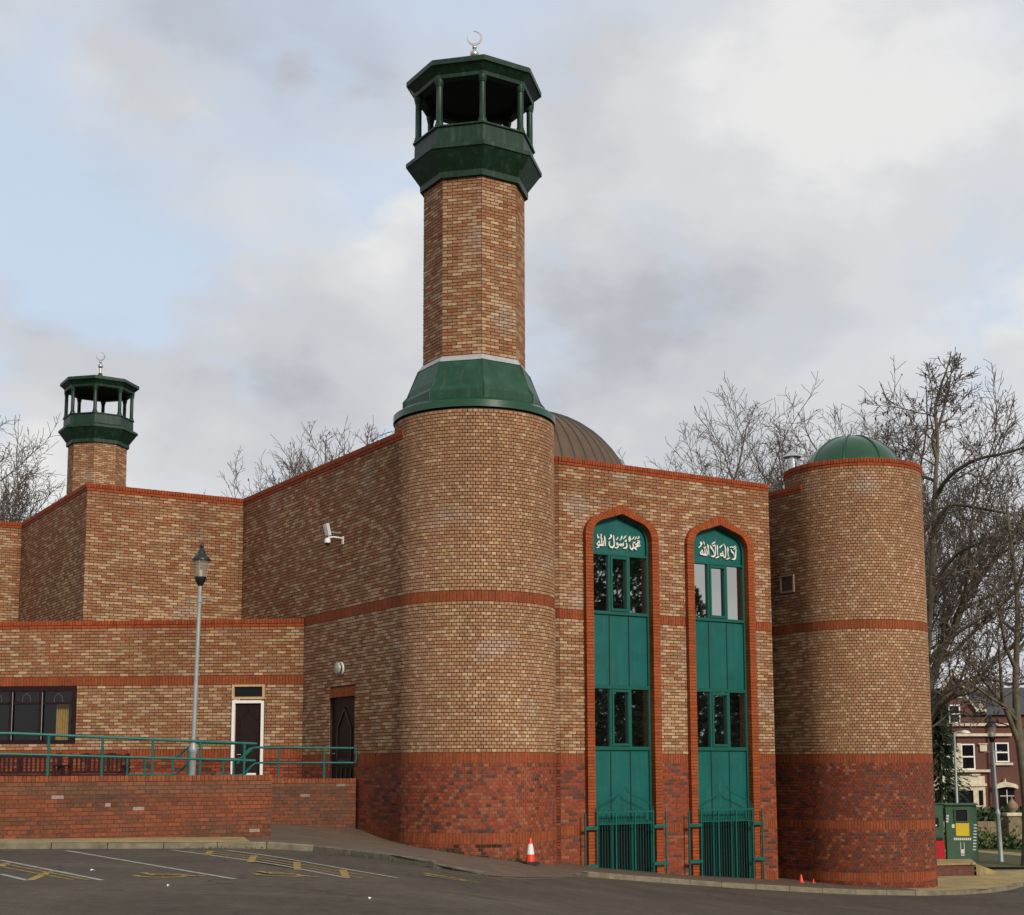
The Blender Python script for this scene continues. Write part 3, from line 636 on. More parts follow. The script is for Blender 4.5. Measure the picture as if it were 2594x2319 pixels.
# dark framed window, room and curtain behind
wn=empty('window',low.pos(7.6,-.05,.3)); adopt(wn,mosque); wn['label']='wide maroon framed window with a yellow curtain inside'
b=MB(); 
for a,z,sa,sz in((5.745,1.016,.12,1.42),(7.7,1.66,3.8,.13),(7.7,.352,3.8,.09),(7.7,1.30,3.8,.055)): b.box(low.pos(a,-.06,z),(sa,.10,sz),axl)
b.build('window_frame',M['maroon'],wn)
for a in(6.60,7.36,8.12,8.9): 
    MB().box(low.pos(a,-.06,.99),(.085,.10,1.22),axl).build('mullion',M['maroon'],wn); MB().box(low.pos(a-.048,-.004,.99),(.012,.012,1.18),axl).build('bead',M['lead'],wn)
def soft_glass():
    m=bpy.data.materials.new('room_glass'); m.use_nodes=True; t=m.node_tree; tr=t.nodes.new('ShaderNodeBsdfTransparent'); tr.inputs[0].default_value=(.80,.78,.72,1); gl=t.nodes.new('ShaderNodeBsdfGlossy'); gl.inputs['Roughness'].default_value=.02; mx=t.nodes.new('ShaderNodeMixShader'); mx.inputs[0].default_value=.035
    t.links.new(tr.outputs[0],mx.inputs[1]); t.links.new(gl.outputs[0],mx.inputs[2]); t.links.new(mx.outputs[0],t.nodes['Material Output'].inputs[0]); return m
M['room_glass']=soft_glass()
for a0,a1 in((5.8,6.56),(6.64,7.32),(7.40,8.08),(8.16,8.86)):
    for z0,z1 in((.397,1.272),(1.328,1.595)): MB().box(low.pos((a0+a1)/2,-.07,(z0+z1)/2),(a1-a0,.006,z1-z0),axl).build('pane',M['room_glass'],wn)
def ogee(c,s): return [(c-.10*s,1.33),(c-.10*s,1.44),(c-.075*s,1.49),(c-.02*s,1.525),(c,1.56),(c+.02*s,1.525),(c+.075*s,1.49),(c+.10*s,1.44),(c+.10*s,1.33)]
for c in(6.17,6.98,7.72): ring(low,ogee(c,1.0),.012,.006,-.062).build('leaded_arch',M['lead_dim'],wn)
room=MB(); M['room']=material('room_wall',(.035,.03,.022),.9)
P=[low.pos(a,d,z) for d in(-.2,-3.2) for a,z in((5.6,.1),(9.7,.1),(9.7,1.9),(5.6,1.9))]
room.add(P,[(4,5,6,7),(0,4,7,3),(1,2,6,5),(3,7,6,2),(0,1,5,4)]).build('room',M['room'],wn)
b=MB(); n=22
for i in range(n):
    a0=5.95+.30*i/n; a1=5.95+.30*(i+1)/n; d0=-.20+.025*math.sin(i*1.5); d1=-.20+.025*math.sin((i+1)*1.5)
    b.add([low.pos(a0,d0,.35),low.pos(a1,d1,.35),low.pos(a1,d1,1.30),low.pos(a0,d0,1.30)],[(0,1,2,3)])
b.build('curtain',M['curtain'],wn,True)
# ---- round corner towers
def tower(c,seed,ztop,cop,zlo,name,label,stain_tone_f=None):
    face=math.atan2(-c[1],-c[0]); span=R_(118); w=Wall(name,length=2*span*TR,cyl=((c[0],c[1]),TR,face-span),seed=seed)
    segs=SEGS[:-1]+[(3.375,ztop,'buff')]
    lay(w,zlo,ztop,segs=segs,hdr=True,stain=stain_tone_f)
    b=MB(); b.lathe((c[0],c[1],ZD),[(TR-.020,-4.0),(TR-.020,ztop+.02)],96,0,False,True); o=autosmooth(b.build(name,M['mortar'],mosque)); o['label']=label
    pm=MB(); pm.lathe((c[0],c[1],ZD),[(TR-.0115,-4.0),(TR-.0115,-.002)],96,0,False,False); autosmooth(pm.build('plinth_mortar',M['mortar_pale'],o))
    if cop: coping(w,ztop+.1875,0,w.len,o,True)
    # nearest headers as bricks of their own
    half=span*TR; order=sorted([i for i,q in enumerate(w.q) if q[3]-q[2]<.08],key=lambda i:abs((w.q[i][0]+w.q[i][1])/2-half-.3)+.35*abs(w.q[i][2]-.2))[:300]
    w.singles(order,o,'brick'); w.build(o); return o,w
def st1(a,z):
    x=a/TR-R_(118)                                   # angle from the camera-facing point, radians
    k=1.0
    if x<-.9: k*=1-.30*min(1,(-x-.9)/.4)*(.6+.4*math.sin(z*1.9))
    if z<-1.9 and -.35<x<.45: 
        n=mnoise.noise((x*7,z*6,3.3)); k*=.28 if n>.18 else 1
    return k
def left_tone(a,z):
    x=a/TR-R_(118); return 1-.28*min(1,max(0,(-x-.5)/.6))  # bricks darker towards the left side of the tower
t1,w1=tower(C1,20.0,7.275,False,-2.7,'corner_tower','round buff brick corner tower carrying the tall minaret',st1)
t2,w2=tower(C2,30.0,7.35,True,-3.8,'corner_tower','round buff brick corner tower with a small green dome',left_tone)
# ---- unseen roof slabs added to block light, closing the blocks
slab('roof_slab',[(-1.5,.6),(A_U+.3,2.86),(A_U+.3,.75),(9.0,.75),(9.0,2.86),(11.7,2.0),(11.7,30),(-1.5,30)],6.5,6.6,M['slate'],mosque)
slab('roof_slab',[(-TR-.2,9.6),(-TR-4.1,9.6),(-TR-4.1,30),(-TR-.2,30)],6.5,6.6,M['slate'],mosque)
MB().prism([low.pos(0,-.1,3.1),low.pos(9.6,-.1,3.1),low.pos(9.6,-9,3.1),low.pos(-.5,-6,3.1)],(0,0,.05)).build('roof_slab',M['slate'],mosque)
# ---- minarets
def octa(r,z): return r,z
def minaret(c,z_off,full,label):
    root=empty('minaret',(c[0],c[1],ZD+7.3+z_off)); adopt(root,mosque); root['label']=label
    a0=math.atan2(U.y,U.x)+R_(22.5); cc=(c[0],c[1],ZD+z_off)
    RC=1.173; zb,zt=8.60,12.80
    MB().lathe(cc,[(RC-.013,zb-.3),(RC-.013,zt)],8,a0,False,True).build('shaft',M['mortar'],root)
    for k in range(8):
        t0=a0+k*math.pi/4; t1_=t0+math.pi/4; p=Vector((c[0]+RC*math.cos(t0),c[1]+RC*math.sin(t0))); q=Vector((c[0]+RC*math.cos(t1_),c[1]+RC*math.sin(t1_))); d=(q-p); ln=d.length; d=d/ln; nrm=Vector((d.y,-d.x))
        if nrm.dot(-Vector(c))<-.25*Vector(c).length: continue
        w=Wall('shaft',(p.x,p.y),(d.x,d.y),(nrm.x,nrm.y),ln,seed=40+k+z_off); sg=[(8.60+z_off,8.60+z_off+56*.075,'buff')]
        lay(w,8.6+z_off,12.8+z_off,segs=sg,redtop=False); w.build(root,'shaft_brickwork')
    if full:
        autosmooth(MB().lathe(cc,[(TR+.035,7.325),(TR+.035,7.475),(TR-.1,7.56),(1.2,7.60)],72,0,True,False).build('base_ring',M['green_ring'],root))
        MB().lathe(cc,[(1.60,7.50),(1.60,7.80),(1.51,7.90),(1.48,8.03),(1.26,8.53)],8,a0,False,False).build('skirt',M['green_skirt'],root)
        for k in range(8):
            t=a0+k*math.pi/4; P=[(1.61,7.55),(1.61,7.80),(1.52,7.905),(1.27,8.53)]
            MB().tube([(c[0]+r*math.cos(t),c[1]+r*math.sin(t),ZD+z) for r,z in P],.014,5).build('seam',M['green_skirt'],root)
        MB().lathe(cc,[(1.275,8.525),(1.19,8.655),(1.16,8.655)],8,a0,False,False).build('lead_flashing',M['lead'],root)
    def oring(name,prof,m): return MB().lathe(cc,prof,8,a0,False,False).build(name,m,root)
    oring('balcony_flare',[(1.15,12.74),(1.255,12.74),(1.262,12.87),(1.245,12.885),(1.56,13.31),(1.585,13.31),(1.585,13.40),(1.40,13.50)],M['green'])
    oring('parapet',[(1.395,13.48),(1.385,13.86),(1.43,13.88),(1.43,13.915),(1.15,13.92),(1.15,13.5),(.0,13.45)],M['green'])
    for k in range(8):
        t=a0+k*math.pi/4; x,y=c[0]+1.30*math.cos(t),c[1]+1.30*math.sin(t)
        autosmooth(MB().lathe((x,y,ZD+z_off),[(.105,13.9),(.105,13.97),(.085,14.0),(.088,14.03),(.074,14.05),(.072,14.86),(.088,14.88),(.082,14.90),(.10,14.95),(.105,15.03)],14).build('column',M['green'],root))
    oring('architrave',[(1.18,15.02),(1.40,15.02),(1.415,15.10),(1.39,15.11),(1.555,15.27),(1.585,15.27),(1.585,15.38),(1.56,15.40)],M['green'])
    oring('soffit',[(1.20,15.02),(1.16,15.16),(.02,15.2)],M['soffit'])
    oring('roof',[(1.57,15.395),(.12,15.62),(.09,15.86),(.05,15.9),(.0,15.9)],M['green'])
    b=MB(); sp=lambda r,z,k=9:[(max(.002,r*math.sin(math.pi*i/k)),z-r*math.cos(math.pi*i/k)) for i in range(k+1)]
    autosmooth(b.lathe(cc,[(.05,15.88),(.05,16.10)]+sp(.105,16.20)[1:-1]+[(.03,16.31),(.035,16.33)]+sp(.055,16.37)[1:-1]+[(.012,16.43)],18).build('finial',M['brass'],root))
    # crescent in the plane facing the camera, opening up to the left
    V=[];F=[]; n=28; ro=.178; ri=.165; off=.045; ang=R_(128); X=Vector((1,0,0)); Zv=Vector((0,0,1)); ce=Vector((c[0],c[1],ZD+z_off+16.60)); od=Vector((math.cos(ang),0,math.sin(ang)))
    oth=[];ith=[]
    span=R_(150)
    for i in range(n+1):
        s_=-1+2*i/n; t=ang+math.pi+s_*span; th=.050*max(.06,math.cos(s_*math.pi/2)**.7); p=ce+(X*math.cos(t)+Zv*math.sin(t))*ro; q_=ce+(X*math.cos(t)+Zv*math.sin(t))*(ro-th)
        oth.append(p); ith.append(q_)
    for i in range(n+1): V+=[oth[i]+Vector((0,-.012,0)),oth[i]+Vector((0,.012,0)),ith[i]+Vector((0,.012,0)),ith[i]+Vector((0,-.012,0))]
    for i in range(n):
        for k in range(4): F.append((4*i+k,4*i+(k+1)%4,4*i+4+(k+1)%4,4*i+4+k))
    F+=[(0,1,2,3),(4*n+3,4*n+2,4*n+1,4*n)]
    autosmooth(mk('crescent',V,F,M['brass'],root),40)
    MB().box(ce+Vector((0,0,-.2)),(.03,.02,.06)).build('crescent_stem',M['brass'],root)
    return root
minaret(C1,0.0,True,'tall brick minaret rising from the near round tower')
C3=C1+VV*30.5
minaret(C3,0.0,False,'distant second minaret behind the left wing')
# ---- domes
def dome(c,R,z0,h,nseg,name,m,seam,label,nse,w_=.02,zb=-1.0):
    root=empty(name,(c[0],c[1],ZD+z0)); adopt(root,mosque); root['label']=label
    prof=[(R,zb),(R,0)]+[(R*math.cos(t),h*math.sin(t)) for t in [math.pi/2*i/14 for i in range(1,14)]]+[(.01,h)]
    autosmooth(MB().lathe((c[0],c[1],ZD+z0),prof,nseg,0,False,True).build('dome_shell',m,root))
    for k in range(nse):
        t=2*math.pi*(k+.5)/nse; MB().tube([(c[0]+(r+.006)*math.cos(t),c[1]+(r+.006)*math.sin(t),ZD+z0+z+.004) for r,z in prof[1:-1]],w_,4).build('seam',seam,root)
cp=B(5.9,7.0,0)
dome((cp.x,cp.y),3.12,6.75,3.15,96,'brown_dome',M['copper'],M['copper_seam'],'large brown copper dome with standing seams',48,.022)
dome((C2.x,C2.y),1.32,7.30,1.20,64,'green_dome',M['green_ring'],M['green_skirt'],'small green ribbed dome on the right hand tower',8,.028,-.3)
# ---- flue beside the small dome
fl=empty('flue',(7.73,38.62,ZD+6.6)); adopt(fl,mosque)
autosmooth(MB().lathe((7.73,38.62,ZD),[(.14,6.4),(.14,7.95),(.145,7.95),(.145,7.98),(.115,7.99),(.115,8.16)],24).build('flue_pipe',M['steel'],fl)); autosmooth(MB().lathe((7.73,38.62,ZD),[(.26,8.14),(.255,8.155),(.02,8.335)],24).build('flue_cowl',M['steel'],fl))
MB().tube([(7.5,38.5,ZD+6.4),(7.5,38.5,ZD+8.0)],.012,5).build('flue_stay',M['grey_metal'],fl)
LET=([[(-404,231,14),(-398,155,33),(-385,67,25),(-386,-22,16)],[(-449,109,16),(-432,40,22),(-436,-8,22)],[(-422,-7,27),(-486,-6,38),(-543,-5,33),(-608,-22,27)],[(-499,147,22),(-489,77,22),(-486,12,22)],[(-608,-22,22),(-629,6,19),(-593,50,19),(-556,101,16),(-550,30,22)],[(-641,-86,14),(-594,-65,19),(-555,-44,14)],[(-612,247,22),(-609,197,22),(-577,187,19),(-566,165,16),(-606,156,16),(-612,190,16)],[(-506,264,22),(-505,205,22),(-516,163,19)],[(-520,151,27),(-470,149,22)],[(-144,265,16),(-131,177,30),(-118,77,25),(-119,6,30),(-171,-40,33),(-221,-38,30),(-264,6,25),(-274,53,22),(-248,108,14)],[(-224,270,33),(-203,242,38),(-225,193,27),(-287,152,12)],[(-46,83,33),(-3,51,38),(4,4,27),(-40,-41,22),(-98,-40,22)],[(-54,47,27),(4,33,33),(70,51,27)],[(155,117,16),(157,46,25),(113,24,27),(85,52,22),(74,81,16)],[(107,83,14),(113,30,22)],[(41,36,22),(106,24,25)],[(-22,228,22),(-8,205,22),(-30,179,16),(-63,153,11)],[(246,107,19),(267,43,27),(244,-13,33),(149,-38,16)],[(110,269,22),(109,233,33),(94,196,22),(50,150,11)],[(242,286,14),(197,240,22),(156,192,12)],[(199,163,16),(210,140,25),(247,154,25),(251,191,14)],[(437,110,16),(458,52,27),(464,11,27),(412,-42,38),(368,-15,27),(348,67,12)],[(472,11,27),(523,-9,44),(559,-42,16)],[(673,81,22),(620,59,30),(546,35,27),(501,7,22)],[(658,80,25),(569,79,30),(525,81,27),(584,122,25),(644,121,22)],[(586,194,22),(637,180,27),(651,139,22),(607,130,25),(585,164,22)],[(456,142,16),(474,125,25),(503,134,22),(508,164,12)],[(366,284,22),(321,220,22),(328,179,22),(380,213,22),(358,241,27)],[(379,195,19),(327,140,12)],[(491,283,12),(454,237,18),(409,195,11)],[(565,289,12),(535,244,18),(501,208,11)],[(617,302,19),(643,283,19),(624,264,22),(586,227,12)]],
[[(-485,323,29),(-507,277,24),(-487,246,29),(-452,287,24),(-475,318,24)],[(-481,236,24),(-572,161,12)],[(-405,343,17),(-389,303,22),(-376,255,14)],[(-275,285,14),(-259,215,39),(-254,161,22),(-237,4,17)],[(-320,156,17),(-297,92,24),(-292,38,24),(-307,-1,29)],[(-372,146,19),(-363,87,22),(-362,22,29)],[(-293,5,29),(-383,-2,34),(-452,15,34),(-507,11,29),(-513,43,24),(-471,90,22),(-438,130,14)],[(-443,103,17),(-431,33,24)],[(-399,199,19),(-385,173,24),(-344,181,24),(-336,226,14)],[(-185,259,17),(-162,201,43),(-101,140,29),(-62,61,17)],[(-21,278,14),(-20,169,24),(-19,87,24),(-35,25,34),(-92,-23,34),(-182,-19,12)],[(-25,363,17),(-82,323,24),(-143,285,12)],[(-112,265,19),(-92,245,19),(-49,259,19),(-41,298,14)],[(36,288,14),(48,218,41),(42,152,19),(53,15,17)],[(101,-3,19),(41,-29,27),(-23,-59,14)],[(380,266,14),(396,196,39),(383,134,19),(401,9,17)],[(453,-15,19),(393,-36,27),(328,-63,14)],[(303,282,17),(311,206,34),(312,112,24),(310,30,24),(287,-22,29),(245,-3,24),(226,51,22),(214,143,17)],[(225,29,24),(154,18,29),(134,49,22),(170,79,22),(219,72,19)],[(258,334,22),(281,258,14)],[(212,302,17),(168,260,27),(118,218,17)],[(499,209,17),(525,145,43),(581,111,27),(604,35,14)],[(663,228,24),(653,139,27),(643,44,29),(627,-13,39),(577,-44,34),(513,-43,12)],[(461,245,12),(501,281,17),(557,264,19),(615,285,17),(644,315,17)],[(672,276,17),(628,242,22),(581,210,12)]])

# ---- tall arched windows
axf=((U.x,U.y,0),(-VV.x,-VV.y,0),(0,0,1))
GP=-.10                                        # glazing plane behind the wall face (d is outward)
for wi,(wc_,) in enumerate(WIN):
    c=wc_-A_U; root=empty('arched_window',facade.pos(c,0,-3.0)); adopt(root,mosque)
    root['label']=('left','right')[wi]+' tall pointed arch window with teal panels and white lettering'
    # brick surround: jambs of stretchers on bed, voussoirs round the arch
    PR=.12
    for s_ in(-1,1):
        z=-3.6+(0 if True else 0)
        while z<SPR-.01:
            zt=min(z+.075,SPR); a0,a1=sorted((c+s_*.88,c+s_*1.095))
            j=Wall('jamb',facade.O,facade.t,facade.n,1); j.brick(a0,a1,z+.004,zt-.006,PR+random.uniform(-.003,.003),jit((.29,.066,.018),.14),-.16)
            if z>-1.75: j.singles([0],root,'arch_brick')
            else:
                jl=j; V=jl.mapped(jl.q); mk('arch_brick',V,[(0,1,2,3),(3,2,6,7),(1,0,4,5),(1,5,6,2),(0,3,7,4)] ,M['brick'],root,[(*jl.c[0],1)]*5)
            z=zt
    # voussoirs
    def even(P,n):
        d=[0]
        for i in range(1,len(P)): d.append(d[-1]+math.hypot(P[i][0]-P[i-1][0],P[i][1]-P[i-1][1]))
        return [(float(np.interp(d[-1]*k/n,d,[p[0] for p in P])),float(np.interp(d[-1]*k/n,d,[p[1] for p in P]))) for k in range(n+1)]
    nin=len(ARCH_IN)//2
    LI,LO_=even(ARCH_IN[:nin+1],16),even(ARCH_OUT[:nin+1],16)
    for s_ in(-1,1):
        for k in range(16):
            p0,p1,o0,o1=LI[k],LI[k+1],LO_[k],LO_[k+1]; e=.05
            def q(a,b_,t): return (a[0]*(1-t)+b_[0]*t,a[1]*(1-t)+b_[1]*t)
            pts=[q(p0,p1,e),q(p0,p1,1-e),q(o0,o1,1-e),q(o0,o1,e)]
            if s_>0: pts=[(-x,z) for x,z in pts][::-1]
            f=[facade.pos(c+x,PR,z) for x,z in pts]; bk=[facade.pos(c+x,-.16,z) for x,z in pts]
            col=jit((.29,.066,.018),.15); mk('arch_brick',f+bk,[(0,1,2,3),(4,7,6,5)]+[(i,i+4,(i+1)%4+4,(i+1)%4) for i in range(4)],M['brick'],root,[(*col,1)]*6)
    b=MB()                                       # mortar core behind the ring
    ring_o=[(-1.085,-3.6)]+arch(1.085,5.99)+[(1.085,-3.6)]; ring_i=[(-.892,-3.6)]+arch(.892,5.785)+[(.892,-3.6)]
    n=min(len(ring_o),len(ring_i))
    for k in range(n-1):
        o0,o1,i0,i1=ring_o[k],ring_o[k+1],ring_i[k],ring_i[k+1]
        b.add([facade.pos(c+x,d,z) for d in(PR-.010,-.17) for x,z in(i0,i1,o1,o0)],[(0,1,2,3),(1,0,4,5),(3,2,6,7)])
    b.build('surround_core',M['mortar'],root)
    # timber/metal lining of the arch head and jambs
    lin=MB(); P=[(-.885,-3.6)]+ARCH_IN+[(.885,-3.6)]
    P2=[(x*.945,z-(.045 if z>SPR else 0)) for x,z in P]
    for (x0,z0),(x1,z1),(y0,w0),(y1,w1) in zip(P[:-1],P[1:],P2[:-1],P2[1:]):
        lin.add([facade.pos(c+x0,GP+.05,z0),facade.pos(c+x1,GP+.05,z1),facade.pos(c+y1,GP+.05,w1),facade.pos(c+y0,GP+.05,w0)],[(0,1,2,3)])
        lin.add([facade.pos(c+y0,GP+.05,w0),facade.pos(c+y1,GP+.05,w1),facade.pos(c+y1,GP-.06,w1),facade.pos(c+y0,GP-.06,w0)],[(0,1,2,3)])
    lin.build('frame',M['teal_dark'],root)
    # head panel
    hp=[(-.85,4.80)]+[(x*.95,z-.03) for x,z in ARCH_IN]+[(.85,4.80)]
    MB().prism([facade.pos(c+x,GP-.02,z) for x,z in hp],(VV.x*.03,VV.y*.03,0)).build('head_panel',M['teal'],root)
    ms=(-.29,.29)
    for z0,z1 in((4.76,4.815),(3.325,3.40),(1.545,1.63),(.09,.175),(-1.66,-1.58)): MB().box(facade.pos(c,GP+.012,(z0+z1)/2),(1.70,.08,z1-z0),axf).build('transom',M['teal_dark'],root)
    for z0,z1 in((3.40,4.76),(1.63,3.325),(.175,1.545),(-1.58,.09),(-3.6,-1.66)):
        isg=(z0,z1) in((3.40,4.76),(.175,1.545),(-3.6,-1.66))
        for m_ in ms: MB().box(facade.pos(c+m_,GP+.008,(z0+z1)/2),(.06 if isg else .022,.07 if isg else .02,z1-z0-.004),axf).build('mullion',M['teal_dark'] if isg else M['soffit'],root)
        for a0,a1 in((-.83,-.32),(-.26,.26),(.32,.83)):
            if isg:
                MB().box(facade.pos(c+(a0+a1)/2,GP-.012,(z0+z1)/2),(a1-a0,.008,z1-z0),axf).build('pane',M['glass'] if z0>0 else M['window_dark'],root)
            else:
                e=.025; MB().box(facade.pos(c+(a0+a1)/2,GP-.008+random.uniform(-.002,.002),(z0+z1)/2),(a1-a0+2*e,.02,z1-z0-.012),axf).build('spandrel_panel',M['teal'],root)
        if isg and z0>0:                          # opening sash in the middle light
            b=MB()
            for a,z,sa,sz in((-.235,(z0+z1)/2,.05,z1-z0-.02),(.235,(z0+z1)/2,.05,z1-z0-.02),(0,z0+.045,.42,.06),(0,z1-.045,.42,.06)): b.box(facade.pos(c+a,GP+.03,z),(sa,.07,sz),axf)
            b.build('sash',M['teal_dark'],root)
    # lettering standing off the head panel
    b=MB()
    for st in LET[wi]:
        pts=[]
        for i in range(len(st)-1):
            for k in range(3):
                t=k/3; pts.append(tuple(st[i][j]*(1-t)+st[i+1][j]*t for j in range(3)))
        pts.append(st[-1])
        L_=[];Rr=[]
        for i,(x,z,w) in enumerate(pts):
            p0=pts[max(i-1,0)]; p1=pts[min(i+1,len(pts)-1)]; dx,dz=p1[0]-p0[0],p1[1]-p0[1]; dl=math.hypot(dx,dz) or 1; nx_,nz_=-dz/dl,dx/dl
            L_.append((x+nx_*w*.62,z+nz_*w*.62)); Rr.append((x-nx_*w*.62,z-nz_*w*.62))
        for i in range(len(pts)-1):
            qd=[L_[i],L_[i+1],Rr[i+1],Rr[i]]
            f=[facade.pos(c+x/1000,GP+.022,5+z/1000) for x,z in qd]; k_=[facade.pos(c+x/1000,GP-.004,5+z/1000) for x,z in qd]
            b.add(f+k_,[(0,1,2,3)]+[(j,j+4,(j+1)%4+4,(j+1)%4) for j in range(4)])
    b.build('lettering',M['white_trim'],root)
# ------------------------------------------------------------------ security gates in front of the arched windows
def gate(u0,u1,ub0,ub1,zb,label):
    root=empty('security_gate',B((u0+u1)/2,F_V-.2,zb),label,'gate','window gates'); v=F_V-.20
    P=lambda u_,z,dv=0:B(u_,v+dv,z); ax=((U.x,U.y,0),(-VV.x,-VV.y,0),(0,0,1)); zt=-1.37
    def bar(u_,z0,z1,w,nm,d=.03,dv=0): MB().box(P(u_,(z0+z1)/2,dv),(w,d,z1-z0),ax).build(nm,M['teal_rail'],root)
    bar(u0+.018,zb,zt,.036,'post'); bar(u1-.018,zb,zt,.036,'post')
    n=(u1-u0)/3
    for k in(1,2): bar(u0+n*k,zb,zt,.034,'stile')
    MB().box(P((u0+u1)/2,zt+.018),(u1-u0,.035,.036),ax).build('top_rail',M['teal_rail'],root)
    MB().box(P((u0+u1)/2,zb+.05),(u1-u0-.04,.03,.036),ax).build('bottom_rail',M['teal_rail'],root); MB().box(P((u0+u1)/2,zt-.26),(u1-u0-.04,.018,.02),ax).build('mid_rail',M['teal_dark'],root)
    for k in range(3):
        for i in range(1,7): MB().tube([P(u0+n*k+n*i/7,zb+.05),P(u0+n*k+n*i/7,zt)],.007,5).build('bar',M['teal_dark'],root)
    for i in range(12):
        u_=u0+(u1-u0)*(i+.5)/12; MB().lathe(P(u_,zt+.036),[(.009,0),(.014,.03),(.002,.085)],6).build('spike',M['teal_dark'],root)
    # ogee cresting
    m=(u0+u1)/2; w=(u1-u0)/2; pts=[(-w,0),(-w+.03,.10),(-w+.12,.19),(-w+.30,.255),(-.36,.33),(-.18,.39),(-.07,.46),(0,.56)]
    pts=pts+[(-x,z) for x,z in pts[-2::-1]]
    MB().tube([P(m+x,zt+.03+z) for x,z in pts],.011,6).build('cresting',M['teal_dark'],root)
    for ub,ue in((ub0,u0),(ub1,u1)):
        bar(ub,zb+.0,zt,.034,'side_post')
        for z in(-1.71,-2.58): MB().box(P((ub+ue)/2,z,-.025),(abs(ub-ue)+.06,.02,.075),ax).build('bracket',M['teal_rail'],root)
gate(3.44,5.10,3.12,5.47,-2.86,'teal barred gate with ogee cresting at the left arched window')
gate(6.53,8.21,6.17,8.51,-3.12,'teal barred gate with ogee cresting at the right arched window')
# ------------------------------------------------------------------ boundary walls of the ramp
def rw_colour(a,z,seed):
    n=mnoise.noise((a*.7+seed,z*1.3,seed)); r=random.random()
    if r<.035 and n>-.1: return jit((.27,.195,.155),.25)
    c=lerp((.220,.062,.027),(.105,.050,.031),max(0,min(1,.5+1.2*n+random.uniform(-.45,.45))))
    if z>-.8: c=lerp(c,(.145,.080,.045),.5)
    return jit(c,.14)
def garden_wall(name,O,t,n,ln,ztop,zbot,label,th=.215,vis=None,hdr_rows=(5,11),steps=1):
    base=Vector((O[0]+t[0]*ln/2,O[1]+t[1]*ln/2,0)); root=empty(name,(base.x,base.y,zbot+ZD),label,'wall')
    w=Wall(name,O,t,n,ln,seed=50+ln); zc=ztop-.1075; row=0; z=zc
    while z>zbot:
        zb=z-.075; L_=.1125 if row in hdr_rows else .225; x=-(L_*.5 if row%2 else 0)
        while x<ln-.01:
            a0,a1=max(x,0),min(x+L_,ln)
            if a1-a0>.02: w.brick(a0+.006,a1-.006,zb+.006,z-.006,random.uniform(-.003,.003),rw_colour((a0+a1)/2,zb,ln))
            x+=L_
        z=zb; row+=1
    cw=Wall(name,O,t,n,ln); k=int(ln/.075); st=ln/k
    for i in range(k): cw.brick(i*st+.005,(i+1)*st-.005,zc+.006,ztop+random.uniform(-.002,.002),.006+random.uniform(-.003,.003),jit((.235,.066,.025),.2),-.22)
    def keep(q): return vis is None or q[0]>=vis[0] and q[1]<=vis[1]
    order=[i for i,q in enumerate(w.q) if keep(q) and q[2]>zbot+.1][:320]; w.singles(order,root,'brick'); w.build(root)
    order=[i for i,q in enumerate(cw.q) if keep(q)]; cw.singles(order,root,'coping_brick'); cw.build(root,'coping_bricks')
    core=MB(); P=[w.pos(a,d,z_) for z_ in(zbot,ztop-.012) for a,d in((.004,-.006),(ln-.004,-.006),(ln-.004,-th),(.004,-th))]
    core.add(P,[(0,3,2,1),(4,5,6,7),(0,1,5,4),(1,2,6,5),(2,3,7,6),(3,0,4,7)]).build('wall_core',M['mortar_mid'],root)
    return root,w
FWO=b2(-5.21,-1.2)
fwall,fw=garden_wall('boundary_wall',FWO,mU,mV,9.2,-.445,-1.85,'long low red brick wall beside the parking bays',vis=(-.1,5.35))
# end face of the long wall
ew=Wall('end',b2(-5.21,-1.2),nV,nU,.215,seed=77)
for r in range(17):
    zb=-.5525-.075*(r+1); ew.brick(.004,.211,zb+.004,zb+.071,.0,rw_colour(1,zb,3))
ew.build(fwall,'end_bricks')
bwt=Vector((-.981,-.193)).normalized(); bwn=Vector((.193,-.981)).normalized()
bwall,bwl=garden_wall('boundary_wall',(-3.50,32.28),(bwt.x,bwt.y),(bwn.x,bwn.y),2.5,-.545,-2.0,'short red brick wall behind the ramp against the round tower')
ter=MB().prism([(-3.6,32.5,ZD-1.6),(-5.2,34.9,ZD-1.6),(-14.9,35.7,ZD-1.6),(-14.9,31.0,ZD-1.6),(-6.1,31.95,ZD-1.6)],(0,0,.70)).build('terrace',M['blocks'])
tag(ter,'raised paved terrace in front of the low wing','terrace',kind='structure')
# ------------------------------------------------------------------ handrails
def rail(name,root,pts,r=.024,m='teal_rail'): 
    return autosmooth(MB().tube(pts,r,10).build(name,M[m],root))
fd=-.10                                          # rail line behind the wall face
def F_(u_,z): p=C1+U*u_+VV*(-1.2-fd); return Vector((p.x,p.y,z+EZ))
hr=empty('handrail',F_(-7.6,-.12),'long teal tube handrail on top of the long low brick wall','handrail')
tz=lambda u_:float(np.interp(u_,[-10.29,-5.5],[.645,.482])); mz=lambda u_:float(np.interp(u_,[-10.29,-5.5],[.280,.162]))
rail('top_rail',hr,[F_(u_,tz(u_)) for u_ in(-13.8,-12,-10,-8,-6.5,-5.50)],.027); rail('mid_rail',hr,[F_(u_,mz(u_)) for u_ in(-13.8,-12,-10,-8,-6.5,-5.52)],.024)
for u_ in(-13.3,-12.3,-11.35,-10.39,-9.425,-8.467,-7.535,-6.621,-5.745): rail('post',hr,[F_(u_,-.125),F_(u_,tz(u_)-.01)],.024)
def W_(a,z): p=bwl.pos(a,-.10,0); return Vector((p.x,p.y,z+EZ))
h2=empty('handrail',W_(1.2,-.2),'short teal tube handrail above the brick wall by the side door','handrail')
a_=lambda X:(-3.50-X)/.981
